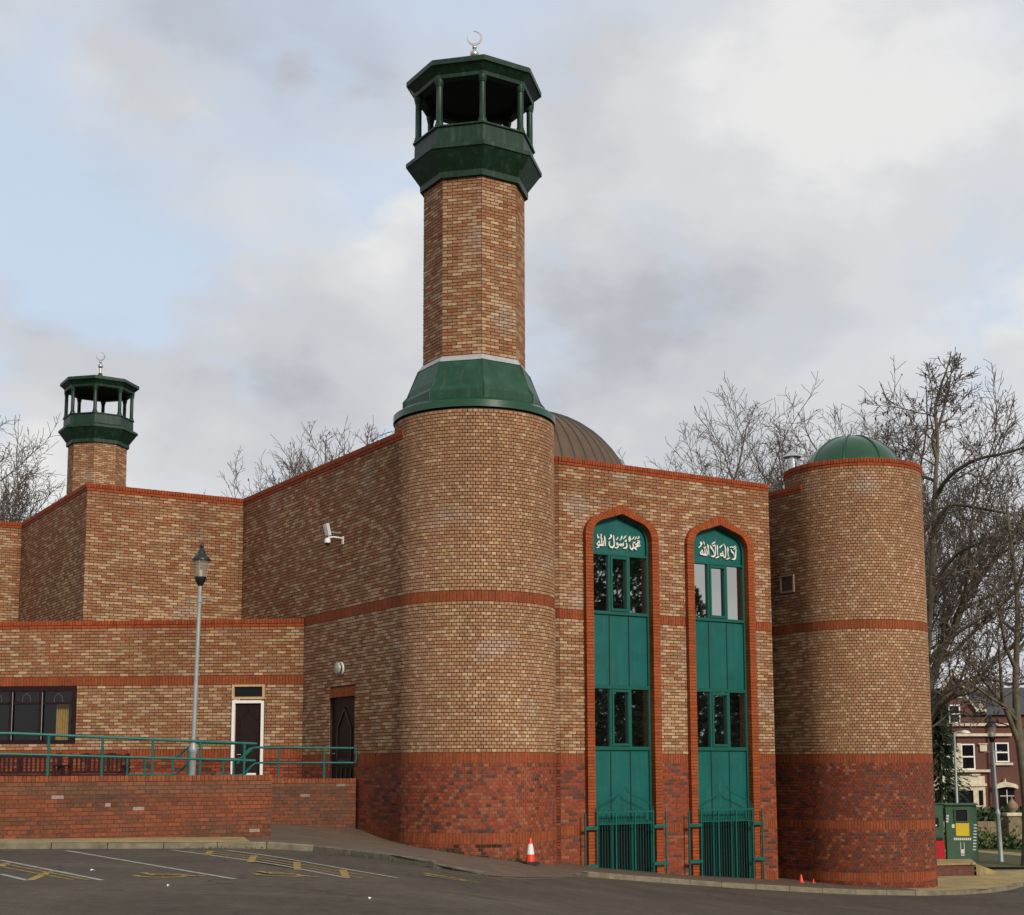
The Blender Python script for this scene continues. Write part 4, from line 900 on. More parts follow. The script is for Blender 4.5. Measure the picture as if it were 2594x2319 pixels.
rail('top_rail',h2,[W_(2.62,.12),W_(2.56,.19),W_(2.45,.34),W_(2.36,.44),W_(2.22,.475),W_(1.9,.475),W_(.5,.465),W_(.05,.462)],.025)
rail('mid_rail',h2,[W_(2.5,-.17),W_(2.42,-.08),W_(2.33,.05),W_(2.24,.12),W_(2.1,.14),W_(1.5,.138),W_(.05,.135)],.023)
for X in(-5.18,-4.196): rail('post',h2,[W_(a_(X),-.21),W_(a_(X),.46)],.024)
rail('end_post',h2,[W_(.03,.462),W_(.0,.44),W_(-.01,.30),W_(.0,.16),W_(.03,.135)],.022)
# inner rail of the steps behind the wall
SL=Vector((.849,.529)); 
def S_(px,z,dep=30.2): return Vector(((px-1018)/2865*dep,dep,z+EZ))
h3=empty('handrail',S_(310,-.14),'stepped teal tube handrail behind the lamp column','handrail')
rail('top_rail',h3,[S_(252,.255),S_(300,.25),S_(340,.245),S_(352,.27),S_(366,.40),S_(380,.52),S_(392,.545),S_(470,.53)],.022); rail('low_rail',h3,[S_(252,-.105),S_(300,-.11),S_(338,-.118),S_(350,-.09),S_(364,.04),S_(376,.17),S_(390,.20),S_(470,.19)],.022)
for px in(252,287,343,372): rail('post',h3,[S_(px,-1.0),S_(px,.25 if px<350 else .44)],.022)
h4=empty('handrail',S_(460,-.14),'small teal tube handrail in front of the white framed door','handrail')
rail('top_rail',h4,[S_(427,.22),S_(470,.21),S_(482,.24),S_(494,.36),S_(503,.45)],.022); rail('low_rail',h4,[S_(427,-.118),S_(474,-.13),S_(484,-.10),S_(497,.03)],.022)
for px in(443,463): rail('post',h4,[S_(px,-1.0),S_(px,.215)],.022)
# ------------------------------------------------------------------ benches
def bench(x0,x1,y,label,crest):
    zf=ZD-.895; w=x1-x0; root=empty('bench',((x0+x1)/2,y,zf),label,'bench','timber benches on the terrace'); m=M['bench']
    H=.97; yb=y+.22
    for x in(x0+.03,x1-.03):
        MB().box((x,yb,zf+H/2-.02),(.06,.06,H-.04)).build('leg',m,root); MB().box((x,y-.25,zf+.32),(.06,.06,.64)).build('leg',m,root); MB().box((x,y-.03,zf+.655),(.07,.60,.035)).build('armrest',m,root)
    for k in range(5): MB().box(((x0+x1)/2,y-.24+.105*k,zf+.43),(w-.1,.085,.025)).build('seat_slat',m,root)
    MB().box(((x0+x1)/2,yb,zf+.50),(w-.12,.04,.06)).build('back_rail',m,root)
    n=int(w/.105)
    for i in range(n):
        x=x0+.09+(w-.18)*i/(n-1); MB().box((x,yb,zf+.68),(.042,.022,.32)).build('back_slat',m,root)
    top=[];N_=40
    for i in range(N_+1):
        t=i/N_; s_=abs(t-.5)*2
        h=.90+.055*math.exp(-((s_-.42)/.24)**2)+.025*math.exp(-(s_/.10)**2)+.055*max(0,(s_-.80)/.2)
        top.append((x0+.02+(w-.04)*t,h))
    poly=[(x,yb-.02,zf+h) for x,h in top]+[(x1-.02,yb-.02,zf+.83),(x0+.02,yb-.02,zf+.83)]
    MB().prism(poly,(0,.04,0)).build('crest_rail',m,root)
    for x in(x0+w*.33,x0+w*.66): MB().box((x,yb,zf+.68),(.06,.03,.34)).build('back_stile',m,root)
bench(-10.55,-9.10,34.0,'shorter dark timber bench with a wavy top rail at the right','w'); bench(-13.3,-10.42,33.1,'longer dark timber bench with a wavy top rail cut by the left edge','w')
# ------------------------------------------------------------------ lamp columns
def lamp(x,y,zg,h,label,lean=(0,0)):
    root=empty('lamp_post',(x,y,zg),label,'lamp post','lantern lamp columns'); c=(0,0,0)
    def bd(b,nm,m,sm=True):
        o=b.build(nm,m,None)
        if sm: autosmooth(o)
        o.parent=root; return o
    bd(MB().lathe(c,[(.085,0),(.085,.03),(.073,.05),(.070,1.55),(.082,1.57),(.088,1.64),(.062,1.72),(.05,1.76)],20),'base_sleeve',M['grey_metal'])
    bd(MB().lathe(c,[(.047,1.74),(.040,h-.62)],16),'column',M['grey_metal'])
    bd(MB().tube([(-.25,.05,h-.98),(0,0,h-.965),(.25,-.05,h-.95)],.012,6).tube([(-.25,.05,h-.995),(-.25,.05,h-.965)],.016,6).tube([(.25,-.05,h-.965),(.25,-.05,h-.935)],.016,6).lathe((0,0,h-1.0),[(.06,0),(.06,.07)],12),'ladder_bar',M['grey_metal'])
    bd(MB().lathe((0,0,h-.66),[(.045,0),(.06,.03),(.105,.11),(.125,.17),(.125,.19)],20),'lantern_base',M['black_metal'])
    bd(MB().lathe((0,0,h-.47),[(.118,0),(.165,.37)],20,0,False,False),'lantern_glass',M['lamp_glass'])
    bd(MB().lathe((0,0,h-.47),[(.032,0),(.036,.03),(.036,.13),(.02,.15)],12),'bulb',M['pvc'])
    bd(MB().lathe((0,0,h-.10),[(.195,-.02),(.195,0),(.175,.03),(.10,.10),(.085,.14),(.05,.22),(.03,.24),(.045,.27),(.04,.31),(.012,.34),(.008,.38)],20),'lantern_roof',M['black_metal'])
    for k in range(3):
        t=k*2.094+.5; bd(MB().tube([(.12*math.cos(t),.12*math.sin(t),h-.47),(.167*math.cos(t),.167*math.sin(t),h-.10)],.008,5),'lantern_rib',M['grey_metal'],False)
    root.rotation_euler=(lean[1],lean[0],0)
    return root
lamp(-6.60,29.6,pave(-6.6,29.6),4.735+EZ-pave(-6.6,29.6)-.28,'tall grey lantern lamp column behind the long low brick wall',(.018,0))
lamp(16.10,47.9,road(16.1,47.9),4.62,'grey lantern lamp column standing on the grass at the right',(-.03,0))
sl=empty('street_light',(18.44,60,road(18.4,60)),'slim grey street light with a hooded head behind the green bank','street light'); zt=EZ+1.42
autosmooth(MB().lathe((18.44,60,road(18.4,60)),[(.09,0),(.09,1.1),(.055,1.15),(.045,zt-road(18.4,60))],14).build('column',M['grey_metal'],sl))
b=MB().tube([(18.44,60,zt-.02),(18.6,59.98,zt+.03),(18.72,59.95,zt+.04)],.035,8); b.build('arm',M['grey_metal'],sl)
autosmooth(MB().lathe((0,0,0),[(.001,.13),(.12,.11),(.22,.05),(.24,0)],16).build('head',M['pvc'],sl)).location=(18.86,59.95,zt-.02)
# ------------------------------------------------------------------ fittings on the side wall
cm=empty('security_camera',side.pos(3.05,.02,4.97),'white dome security camera on a bracket below the floodlight','camera')
MB().box(side.pos(3.01,.02,4.98),(.08,.03,.18),axs).build('wall_plate',M['pvc'],cm)
MB().tube([side.pos(3.01,.02,5.03),side.pos(3.05,.22,5.05),side.pos(3.07,.36,5.03)],.022,8).build('bracket_arm',M['pvc'],cm)
p=side.pos(3.07,.38,4.90); autosmooth(MB().lathe(p,[(.068,0),(.072,.075),(.055,.11),(.02,.125)],18).build('housing',M['pvc'],cm)); autosmooth(MB().lathe(p,[(.004,-.068),(.04,-.056),(.06,-.024),(.066,0)],18).build('dome_lens',M['black_metal'],cm))
fl2=empty('floodlight',side.pos(3.15,.02,5.2),'silver floodlight panel tilted above the dome camera','floodlight')
MB().bbox(side.pos(3.17,.34,5.23),(.15,.08,.29),.01,(Vector((VV.x,VV.y,0)),Vector((-U.x*.97,-U.y*.97,-.24)),Vector((-U.x*.24,-U.y*.24,.97)))).build('lamp_case',M['silver'],fl2)
MB().box(side.pos(3.17,.397,5.216),(.12,.006,.25),(Vector((VV.x,VV.y,0)),Vector((-U.x*.97,-U.y*.97,-.24)),Vector((-U.x*.24,-U.y*.24,.97)))).build('lamp_lens',M['pvc'],fl2)
MB().tube([side.pos(3.15,0,5.17),side.pos(3.15,.28,5.18)],.016,6).build('stem',M['grey_metal'],fl2)
bl=empty('wall_light',side.pos(3.03,0,1.975),'round white bulkhead light on the wall above the brown door','wall light')
X_=Vector((-U.x,-U.y,0)); 
def disc(prof,nm,m):
    b=MB(); n=24; V=[];F=[]
    c=side.pos(3.03,0,1.975); Y=Vector((VV.x,VV.y,0)); Z=Vector((0,0,1))
    for r,d in prof:
        for k in range(n): t=2*math.pi*k/n; V.append(c+X_*d+(Y*math.cos(t)+Z*math.sin(t))*r)
    for i in range(len(prof)-1):
        for k in range(n): F.append((i*n+k,i*n+(k+1)%n,(i+1)*n+(k+1)%n,(i+1)*n+k))
    F.append(tuple((len(prof)-1)*n+k for k in range(n))); autosmooth(b.add(V,F).build(nm,m,bl))
disc([(.15,0),(.15,.035),(.135,.045)],'base_ring',M['pvc']); disc([(.128,.04),(.128,.06),(.140,.065),(.140,.085)],'trim',M['black_metal']); disc([(.147,.085),(.147,.10),(.13,.135),(.08,.155),(.01,.16)],'lens',M['grey_lens'])
# small white box standing by the framed door
tag(MB().bbox((-6.13,33.6,EZ-.34),(.30,.05,.50),.01).build('notice_board',M['pvc']),'small white board leaning by the white framed door','board')
# ------------------------------------------------------------------ traffic cones
def cone(x,y,z,s,label):
    root=empty('traffic_cone',(x,y,z),label,'cone','traffic cones')
    def bd(b,nm,m,sm=True):
        o=b.build(nm,m,None); autosmooth(o,50) if sm else None; o.parent=root; o.scale=(s,s,s); return o
    bd(MB().bbox((0,0,.045),(.42,.42,.09),.03,((math.cos(.4),math.sin(.4),0),(-math.sin(.4),math.cos(.4),0),(0,0,1))),'base',M['black'],False)
    bd(MB().lathe((0,0,.085),[(.135,0),(.110,.21)],22),'lower_band',M['orange']); bd(MB().lathe((0,0,.295),[(.112,0),(.066,.30)],22),'reflective_sleeve',M['cone_white']); bd(MB().lathe((0,0,.595),[(.064,0),(.036,.16),(.034,.165),(.012,.165)],22),'tip',M['orange'])
def cone2(x,y,z,h,label):
    root=empty('traffic_cone',(x,y,z),label,'cone','small plain cones')
    autosmooth(MB().lathe((x,y,z+.03),[(h*.28,0),(h*.10,h-.03),(h*.05,h-.02)],18).build('body',M['orange'],root),50); MB().bbox((x,y,z+.016),(h*.75,h*.75,.03),.01).build('base',M['orange'],root)
cone(.36,29.55,pave(.36,29.55)+.002,.70,'orange and white traffic cone at the foot of the near tower')
cone2(7.19,36.3,pave(7.19,36.3)-.02,.21,'small orange cone tip left of a smaller one, by the right tower'); cone2(7.52,36.42,pave(7.5,36.45)-.02,.11,'smallest orange cone tip showing above the kerb at the right tower')
# ------------------------------------------------------------------ textile bank, red crate
zg=road(14.8,47.5)
tb=empty('textile_bank',(14.7,47.6,zg),'dark green textile bank with a yellow poster on the grass','bank')
Xb=Vector((.97,-.24,0)).normalized(); Yb=Vector((.24,.97,0)).normalized(); Zb=Vector((0,0,1)); bc=Vector((14.78,47.7,zg))
def tbp(a,d,z): return bc+Xb*a-Yb*d+Zb*z
MB().bbox(tbp(0,-.45,.95),(.98,.95,1.9),.03,(Xb,Yb,Zb)).build('body',M['bin_green'],tb); MB().box(tbp(0,-.43,1.925),(1.06,1.06,.05),(Xb,Yb,Zb)).build('lid',M['bin_green'],tb)
b=MB()
for a,z,sa,sz in((0,1.77,.44,.04),(0,1.36,.44,.04),(-.20,1.56,.04,.40),(.20,1.56,.04,.40)): b.box(tbp(a,.045,z),(sa,.04,sz),(Xb,Yb,Zb))
b.build('hatch_frame',M['bin_green'],tb); MB().box(tbp(0,.03,1.56),(.36,.01,.36),(Xb,Yb,Zb)).build('hatch',M['void'],tb)
MB().box(tbp(.02,.034,1.11),(.42,.008,.42),(Xb,Yb,Zb)).build('poster',M['yellow'],tb); MB().box(tbp(-.27,.034,1.22),(.09,.008,.12),(Xb,Yb,Zb)).build('sticker',M['white_trim'],tb)
b=MB()
for i in range(9): b.box(tbp(-.24+.062*i,.034,.80),(.05,.006,.075),(Xb,Yb,Zb))
b.build('lettering',M['white_trim'],tb); b=MB()
for i in range(9): b.box(tbp(.43-.008*i,.034,1.26-.10*i),(.10,.006,.045),(Xb,Yb,Zb))
b.build('lettering',M['white_trim'],tb); b=MB()
for i in range(3): b.box(tbp(-.43-.01*i,.034,1.55-.09*i),(.08,.006,.055),(Xb,Yb,Zb))
b.build('lettering',M['white_trim'],tb); b=MB()
for a in(-.06,.05): b.box(tbp(a,.034,.58),(.018,.006,.22),(Xb,Yb,Zb))
b.box(tbp(-.005,.034,.40),(.12,.006,.14),(Xb,Yb,Zb)); b.box(tbp(-.005,.034,.28),(.10,.006,.04),(Xb,Yb,Zb)); b.build('emblem',M['white_trim'],tb)
t2b=empty('textile_bank',(13.6,48.0,zg),'second dark green bank half hidden behind the right tower','bank')
MB().bbox(tbp(-1.08,-.40,.97),(1.0,.95,1.94),.03,(Xb,Yb,Zb)).build('body',M['bin_green'],t2b); MB().box(tbp(-1.0,.085,1.34),(.55,.03,.30),(Xb,Yb,Zb)).build('hatch',M['void'],t2b); MB().box(tbp(-.98,.105,1.24),(.40,.008,.05),(Xb,Yb,Zb)).build('lettering',M['white_trim'],t2b); MB().box(tbp(-1.0,.085,1.95),(1.04,.06,.04),(Xb,Yb,Zb)).build('lid',M['bin_green'],t2b)
rc=empty('red_bin',tbp(-.83,.35,0),'red plastic wheeled bin beside the green bank','bin')
MB().bbox(tbp(-.85,.30,.43),(.52,.42,.72),.04,(Xb,Yb,Zb)).build('body',M['red'],rc); MB().bbox(tbp(-.87,.30,.815),(.48,.44,.07),.02,(Xb,Yb,Zb)).build('lid',M['black'],rc); MB().box(tbp(-.85,.30,.05),(.46,.36,.05),(Xb,Yb,Zb)).build('base',M['black'],rc); MB().box(tbp(-.93,.515,.66),(.10,.006,.05),(Xb,Yb,Zb)).build('sticker',M['white_trim'],rc)
# ------------------------------------------------------------------ right hand verge
def flat(name,pts,m,dz,label,cat,sub=6):
    V=[(x,y,road(x,y)+dz) for x,y in pts]; return tag(mk(name,V,[tuple(range(len(V)))],m),label,cat,kind='structure')
flat('grass_verge',[(10.0,45.2),(15.9,45.2),(24,46.2),(40,48),(40,58),(12,58)],M['grass'],.05,'rough grass verge behind the right tower','grass')
flat('path',[(12,53.2),(16.9,53.3),(18.3,49.4),(24,46.9),(24,48.0),(19.2,51),(17.4,54.6),(12,54.6)],M['flags'],.06,'pale footpath crossing the grass verge','path')
stp=empty('planter_step',(12.2,41.3,road(12.2,41.3)),'low brick step wall with yellow coping beyond the right tower','wall')
MB().prism([(11.0,40.4,road(12,41)),(13.0,41.0,road(12,41)),(13.4,42.6,road(12,41)),(11.2,42.4,road(12,41))],(0,0,.40)).build('step_wall',M['house_brick'],stp); MB().prism([(10.9,40.35,road(12,41)+.40),(13.05,40.95,road(12,41)+.40),(13.45,42.65,road(12,41)+.40),(11.1,42.5,road(12,41)+.40)],(0,0,.05)).build('coping',M['flags'],stp)
mk('ramp_wedge',[(13.06,40.97,road(13,41)+.12),(14.4,42.6,road(14,42)+.02),(14.0,43.2,road(14,43)+.02),(13.45,42.6,road(13,42)+.43),(13.06,40.97,road(13,41)+.43)],[(0,1,4),(4,1,2,3)],M['flags'],stp)
# ------------------------------------------------------------------ bare trees
class Tree:
    def __init__(s,seed): s.r=random.Random(seed); s.V=[[],[]]; s.F=[[],[]]; s.tips=[]; s.n=0
    def tube(s,pts,r0,r1,k,which):
        V=s.V[which];F=s.F[which]; b=len(V); m=len(pts); ref=None
        for i,p in enumerate(pts):
            d=(pts[min(i+1,m-1)]-pts[max(i-1,0)]); d.normalize()
            if ref is None: ref=d.orthogonal().normalized()
            x=ref-d*ref.dot(d); x.normalize(); ref=x; y=d.cross(x); r=r0+(r1-r0)*i/(m-1)
            for j in range(k):
                t=6.2832*j/k; q=p+(x*math.cos(t)+y*math.sin(t))*r; V.append((q.x,q.y,q.z))
        for i in range(m-1):
            for j in range(k): F.append((b+i*k+j,b+i*k+(j+1)%k,b+(i+1)*k+(j+1)%k,b+(i+1)*k+j))
    def path(s,p,d,ln,n,wob,up):
        r=s.r; pts=[p.copy()]; d=d.normalized(); st=ln/n
        for i in range(n):
            d=(d+Vector((r.gauss(0,wob),r.gauss(0,wob),r.gauss(0,wob)+up))).normalized(); p=p+d*st; pts.append(p.copy())
        return pts
    env=None
    def outside(s,p):
        if s.env is None: return False
        c,rx,rz=s.env; return ((p.x-c.x)/rx)**2+((p.y-c.y)/rx)**2+((p.z-c.z)/rz)**2>1
    def grow(s,p,d,ln,rad,lv,mx,cfg):
        r=s.r
        if lv>0:
            if s.outside(p): return
            k=0
            while s.outside(p+d*ln*.85) and k<4: ln*=.66; k+=1
            if ln<.12: return
        n=(7,6,5,4,3)[min(lv,4)]; pts=s.path(p,d,ln,n,cfg['wob'][min(lv,4)],cfg['up'][min(lv,4)])
        rt=max(rad*cfg.get('taper',.35),cfg['rmin']); s.tube(pts,max(rad,cfg['rmin']),rt,(8,6,4,3,3)[min(lv,4)],0 if lv<2 else 1)
        s.kids(pts,rad,ln,lv,mx,cfg)
    def kids(s,pts,rad,ln,lv,mx,cfg,lo=None):
        r=s.r
        if lv>=mx: s.tips.append(pts[-1]); return
        k=cfg['kids'][min(lv,4)]; lo=cfg['lo'][min(lv,4)] if lo is None else lo; m=len(pts)-1; az=r.uniform(0,6.28)
        for i in range(k):
            t=lo+(1-lo)*(i+r.uniform(.1,.9))/k; f=t*m; j=min(int(f),m-1); q=pts[j].lerp(pts[j+1],f-j); d=(pts[j+1]-pts[j]).normalized()
            az+=2.4+r.uniform(-.5,.5); x=d.orthogonal().normalized(); y=d.cross(x); a=R_(r.uniform(*cfg['ang'][min(lv,4)]))
            nd_=d*math.cos(a)+(x*math.cos(az)+y*math.sin(az))*math.sin(a)
            l2=ln*cfg['len'][min(lv,4)]*r.uniform(.7,1.2)*(1.12-.55*t if lv==0 else 1.05-.35*t)
            rr=rad*(1-.6*t)*cfg['rr']
            s.grow(q,nd_,l2,rr,lv+1,mx,cfg)
        # leader carries on
        s.grow(pts[-1],(pts[-1]-pts[-2]).normalized(),ln*(.5 if lv else .85),rad*.4,lv+1,mx,cfg)
    def build(s,root,pods=0,podsize=.06):
        mk('trunk',s.V[0],s.F[0],M['bark'],root,None,True); tag(mk('twigs',s.V[1],s.F[1],M['twig'],root),kind='stuff')
        if pods and s.tips:
            b=MB()
            for p in s.r.sample(s.tips,min(pods,len(s.tips))):
                z=podsize*s.r.uniform(.7,1.4); q=p+Vector((s.r.uniform(-.05,.05),s.r.uniform(-.05,.05),-z)); w=z*.42
                b.add([q+Vector((0,0,z)),q+Vector((w,0,0)),q+Vector((0,w,0)),q+Vector((-w,0,0)),q+Vector((0,-w,0)),q+Vector((0,0,-z))],[(0,1,2),(0,2,3),(0,3,4),(0,4,1),(5,2,1),(5,3,2),(5,4,3),(5,1,4)])
            tag(b.build('seed_pods',M['pod'],root),kind='stuff')
CFG=dict(wob=(.07,.13,.16,.18,.2),up=(.03,.06,.05,.03,.02),kids=(12,9,7,7,3),wide=.40,lo=(.34,.22,.18,.12,.1),ang=((25,68),(25,58),(25,60),(25,65),(25,65)),len=(.92,.52,.48,.42,.5),rr=.55,rmin=.011)
def tree(x,y,h,label,seed,cfg=CFG,trunk=.22,mx=4,lean=(0,0),pods=0,group='bare trees'):
    zg=road(x,y); root=empty('bare_tree',(x,y,zg),label,'tree',group); t=Tree(seed)
    t.env=(Vector((x,y,zg+h*.58)),h*cfg['wide']*(.93+.14*t.r.random()),h*.44)
    t.grow(Vector((x,y,zg)),Vector((lean[0],lean[1],1)),h*.50,trunk,0,mx,cfg)
    t.build(root,pods); return root
UPR=dict(CFG); UPR.update(ang=((18,58),(22,50),(22,50),(22,55),(22,55)),wide=.38,up=(.02,.08,.07,.05,.03),kids=(13,9,7,7,3),lo=(.30,.2,.18,.12,.1))
def SX(px,d): return (px-1018)/2865*d
tree(SX(58,62),62,16.8,'bare tree behind the left wing with its trunk in view',11,CFG,.26,4)
tree(SX(-30,60),60,16.6,'bare tree at the far left edge of the sky',12,CFG,.28,4)
tree(SX(100,66),66,14.4,'smaller bare tree between the left edge and distant minaret',13,UPR,.18,4)
tree(SX(262,75),75,17.2,'bare tree top just right of the distant minaret',14,CFG,.2,4)
tree(SX(365,78),78,17.6,'faint bare tree top above the middle of the left wing',15,CFG,.2,4)
tree(SX(650,72),72,19.3,'bushy bare tree with seed pods above the sloping side wall',16,UPR,.26,4,pods=300)
tree(SX(735,73),73,19.2,'bare tree with upright twigs nearest the tall minaret',18,UPR,.24,4,pods=300)
tree(SX(525,74),74,17.8,'low bare tree top at the left end of the side wall',17,UPR,.2,4,pods=200)
tree(SX(1428,62),62,19.7,'bare tree with forked trunk above the front wall',21,CFG,.24,4)
tree(SX(1335,66),66,18.8,'rounded bare tree just right of the brown dome',22,UPR,.2,4)
tree(SX(1562,64),64,20.8,'tall bare tree behind the steel flue',23,CFG,.26,4)
tree(SX(1650,66),66,19.6,'bare tree between the flue and the small green dome',24,UPR,.22,4,pods=250)
tree(SX(1755,58),58,21.0,'dense bare tree right behind the small green dome',25,UPR,.30,4,pods=260)
tree(SX(1295,70),70,17.6,'low rounded bare tree nearest the brown dome',26,UPR,.2,4)
tree(SX(1500,70),70,19.5,'bare tree behind the gap between the front wall trees',27,UPR,.22,4)
tree(SX(1690,72),72,21.0,'bare tree farthest back over the small green dome',28,UPR,.22,4)
# the big plane tree right of the tower, its main limbs laid out, the rest grown from them
def plane_tree():
    d=50.0; zg=road(16,50); root=empty('bare_tree',(SX(1868,d),d,zg),'largest bare plane tree with a curved trunk beside the right tower','tree','bare trees'); t=Tree(31); t.env=(Vector((SX(1905,d),d,EZ+6.4)),5.2,8.3)
    cfg=dict(CFG); cfg.update(kids=(10,7,6,5,3),len=(.4,.50,.48,.5,.5),ang=((35,70),(30,65),(25,60),(25,65),(25,65)))
    def P(px,py,dy=0): return Vector((SX(px,d),d+dy,(1528-py)/2865*d*1.0+EZ-.0))
    def limb(pts,r0,r1,lv,ln,lo=.1,k=7):
        Q=[P(*p) for p in pts]; F=[]
        for i in range(len(Q)-1):
            a=Q[max(i-1,0)];b_=Q[i];c=Q[i+1];e=Q[min(i+2,len(Q)-1)]
            for s_ in range(3):
                u=s_/3; F.append(((b_*2)+(c-a)*u+(a*2-b_*5+c*4-e)*u*u+(b_*3-a-c*3+e)*u*u*u)*.5)
        F.append(Q[-1]); t.tube(F,r0,r1,8 if r0>.08 else 6,0); t.kids(F,(r0+r1)*.5,ln,lv,4,cfg,lo); return F
    limb([(1838,1700),(1840,1560),(1843,1500),(1846,1430),(1852,1290),(1862,1200),(1868,1130),(1876,1020),(1884,930),(1890,860),(1888,800),(1905,740)],.17,.04,0,7.5,.38)
    limb([(1888,905),(1880,860),(1895,830),(1908,790),(1922,735)],.08,.03,1,3.0)
    limb([(1878,985,0),(1895,950,-1),(1930,930,-2),(1975,928,-3),(2030,915,-4)],.085,.03,1,3.6)
    limb([(1870,1060),(1890,1010,-.8),(1935,1020,-1.5),(1990,1045,-2.5),(2050,1060,-3.5)],.08,.03,1,3.4)
    limb([(1866,1165),(1900,1110,-1),(1940,1090,-2),(1990,1060,-2.4),(2060,1080,-3)],.08,.03,1,3.6)
    limb([(1850,1330),(1870,1290,-.5),(1920,1250,-1.2),(1970,1225,-2),(2040,1228,-3)],.08,.035,1,3.6)
    limb([(1846,1440),(1862,1395,-.5),(1890,1372,-1),(1935,1360,-1.6),(1985,1372,-2.4),(2050,1350,-3)],.075,.035,1,3.2)
    limb([(1884,950),(1860,930,1),(1835,960,2),(1800,985,3)],.07,.03,1,3.0)
    limb([(1862,1215),(1835,1160,1),(1815,1120,2),(1790,1090,3)],.08,.03,1,3.0)
    t.build(root,380,.07)
plane_tree()
def edge_tree():
    d=46.0; zg=road(17,46); root=empty('bare_tree',(SX(2030,d),d,zg),'dark trunked bare tree at the right edge of the picture','tree','bare trees'); t=Tree(33); t.env=(Vector((SX(2040,d),d,EZ+3.0)),4.4,5.6); cfg=dict(CFG); cfg.update(kids=(6,6,5,5,3),len=(.5,.5,.5,.5,.5))
    x=SX(2031,d); pts=[Vector((x+.1*math.sin(i*.9),d,zg+i*.98)) for i in range(12)]; t.tube(pts,.19,.04,9,0); t.kids(pts,.2,6.0,0,4,cfg,.30)
    z=lambda py:(1528-py)/2865*d+EZ
    for pl,r in(([(2026,1440),(1995,1410),(1960,1395),(1925,1375)],.07),([(2026,1480),(1990,1400),(1980,1350),(1970,1290)],.09),([(2026,1330),(2000,1290),(1985,1240),(1970,1200)],.07)):
        q=[Vector((SX(a,d),d-.4*i,z(b_))) for i,(a,b_) in enumerate(pl)]; t.tube(q,r,r*.4,6,0); t.kids(q,r*.7,3.0,1,4,cfg,.1)
    t.build(root,160,.06)
edge_tree()
# trees to the right of the frame, mirrored in the tall windows
def leafy(root,pts,m,size,name,seed=1):
    r=random.Random(seed); V=[];F=[]
    for p in pts:
        a=Vector((r.gauss(0,1),r.gauss(0,1),r.gauss(0,.7))).normalized(); b_=a.orthogonal().normalized(); c=a.cross(b_); s_=size*r.uniform(.6,1.3); k=len(V)
        V+=[tuple(p+b_*s_),tuple(p+c*s_*.45),tuple(p-b_*s_),tuple(p-c*s_*.45)]; F.append((k,k+1,k+2,k+3))
    return tag(mk(name,V,F,m,root),kind='stuff')
def ivy_tree(x,y,h,seed,label,wd=.2,cnt=9000):
    zg=road(x,y); root=empty('ivy_tree',(x,y,zg),label,'tree'); t=Tree(seed); t.grow(Vector((x,y,zg)),Vector((0,0,1)),h*.42,.4,0,2,CFG); t.build(root)
    r=random.Random(seed); pts=[]
    for i in range(cnt):
        z=h*r.random()**.8; rad=h*wd*(1-(z/h)**2.2)*math.sqrt(r.random())+.2; a=r.uniform(0,6.28); n=mnoise.noise((math.cos(a)*2,math.sin(a)*2,z*.5+seed)); 
        if n>-.15: pts.append(Vector((x+rad*math.cos(a),y+rad*math.sin(a),zg+.6+z)))
    leafy(root,pts,M['conifer'],.18,'leaves',seed)
ivy_tree(38,21.0,17,51,'ivy covered tree beyond the right of the frame',.30,34000); ivy_tree(45,13.5,15,52,'second ivy covered tree beyond the right of the frame'); ivy_tree(47,24.0,9.5,53,'low ivy covered tree beyond the right of the frame'); ivy_tree(58,31,8.5,54,'farthest ivy covered tree beyond the right of the frame')
r=random.Random(77); bp=[Vector((r.uniform(53,58),r.uniform(2,42),road(55,20)+7.2*(.85+.25*math.sin(r.random()*40))*r.random()**.7)) for _ in range(15000)]
tag(leafy(None,bp,M['conifer'],.30,'evergreen_belt',78),'dark evergreen belt beyond the right of the frame','trees',kind='stuff')
# ------------------------------------------------------------------ conifer, hedge, shrubs, garden wall, pier
def conifer(x,y,h,r0,label,seed,drop=0):
    zg=road(x,y); root=empty('conifer',(x,y,zg),label,'tree'); r=random.Random(seed)
    MB().tube([(x,y,zg),(x,y,zg+h*.9)],[.12,.03],7).build('trunk',M['bark'],root); V=[];F=[]
    for i in range(2600):
        t=r.random()**.75; z=zg+.9+h*t*.95; rad=r0*(1-t)**.8*(.35+.65*r.random()); a=r.uniform(0,6.28); k=math.sin(a*5+z*3)*.12
        p=Vector((x+(rad+k)*math.cos(a),y+(rad+k)*math.sin(a),z-rad*.25)); d=Vector((math.cos(a),math.sin(a),-.35+r.uniform(-.3,.2))).normalized(); s_=Vector((-math.sin(a),math.cos(a),r.uniform(-.5,.5))).normalized(); l=r.uniform(.18,.42); w=r.uniform(.03,.07); b_=len(V)
        V+=[tuple(p-s_*w),tuple(p+s_*w),tuple(p+d*l+Vector((0,0,-.08)))]; F.append((b_,b_+1,b_+2)); V+=[tuple(p-s_*w*2+d*l*.3),tuple(p+d*l*.2),tuple(p+d*l*.7+s_*.1)]; F.append((b_+3,b_+4,b_+5))
    tag(mk('needles',V,F,M['conifer'],root),kind='stuff')
conifer(SX(1868,62),62,5.9,1.35,'dark conifer between the right tower and the street light',61)
def mass(name,pts_f,n,m,size,label,cat,base,seed,kind=None):
    root=empty(name,base,label,cat); r=random.Random(seed); leafy(root,[pts_f(r) for _ in range(n)],m,size,'leaves',seed); return root
hy=60.0; zg=road(20,60)
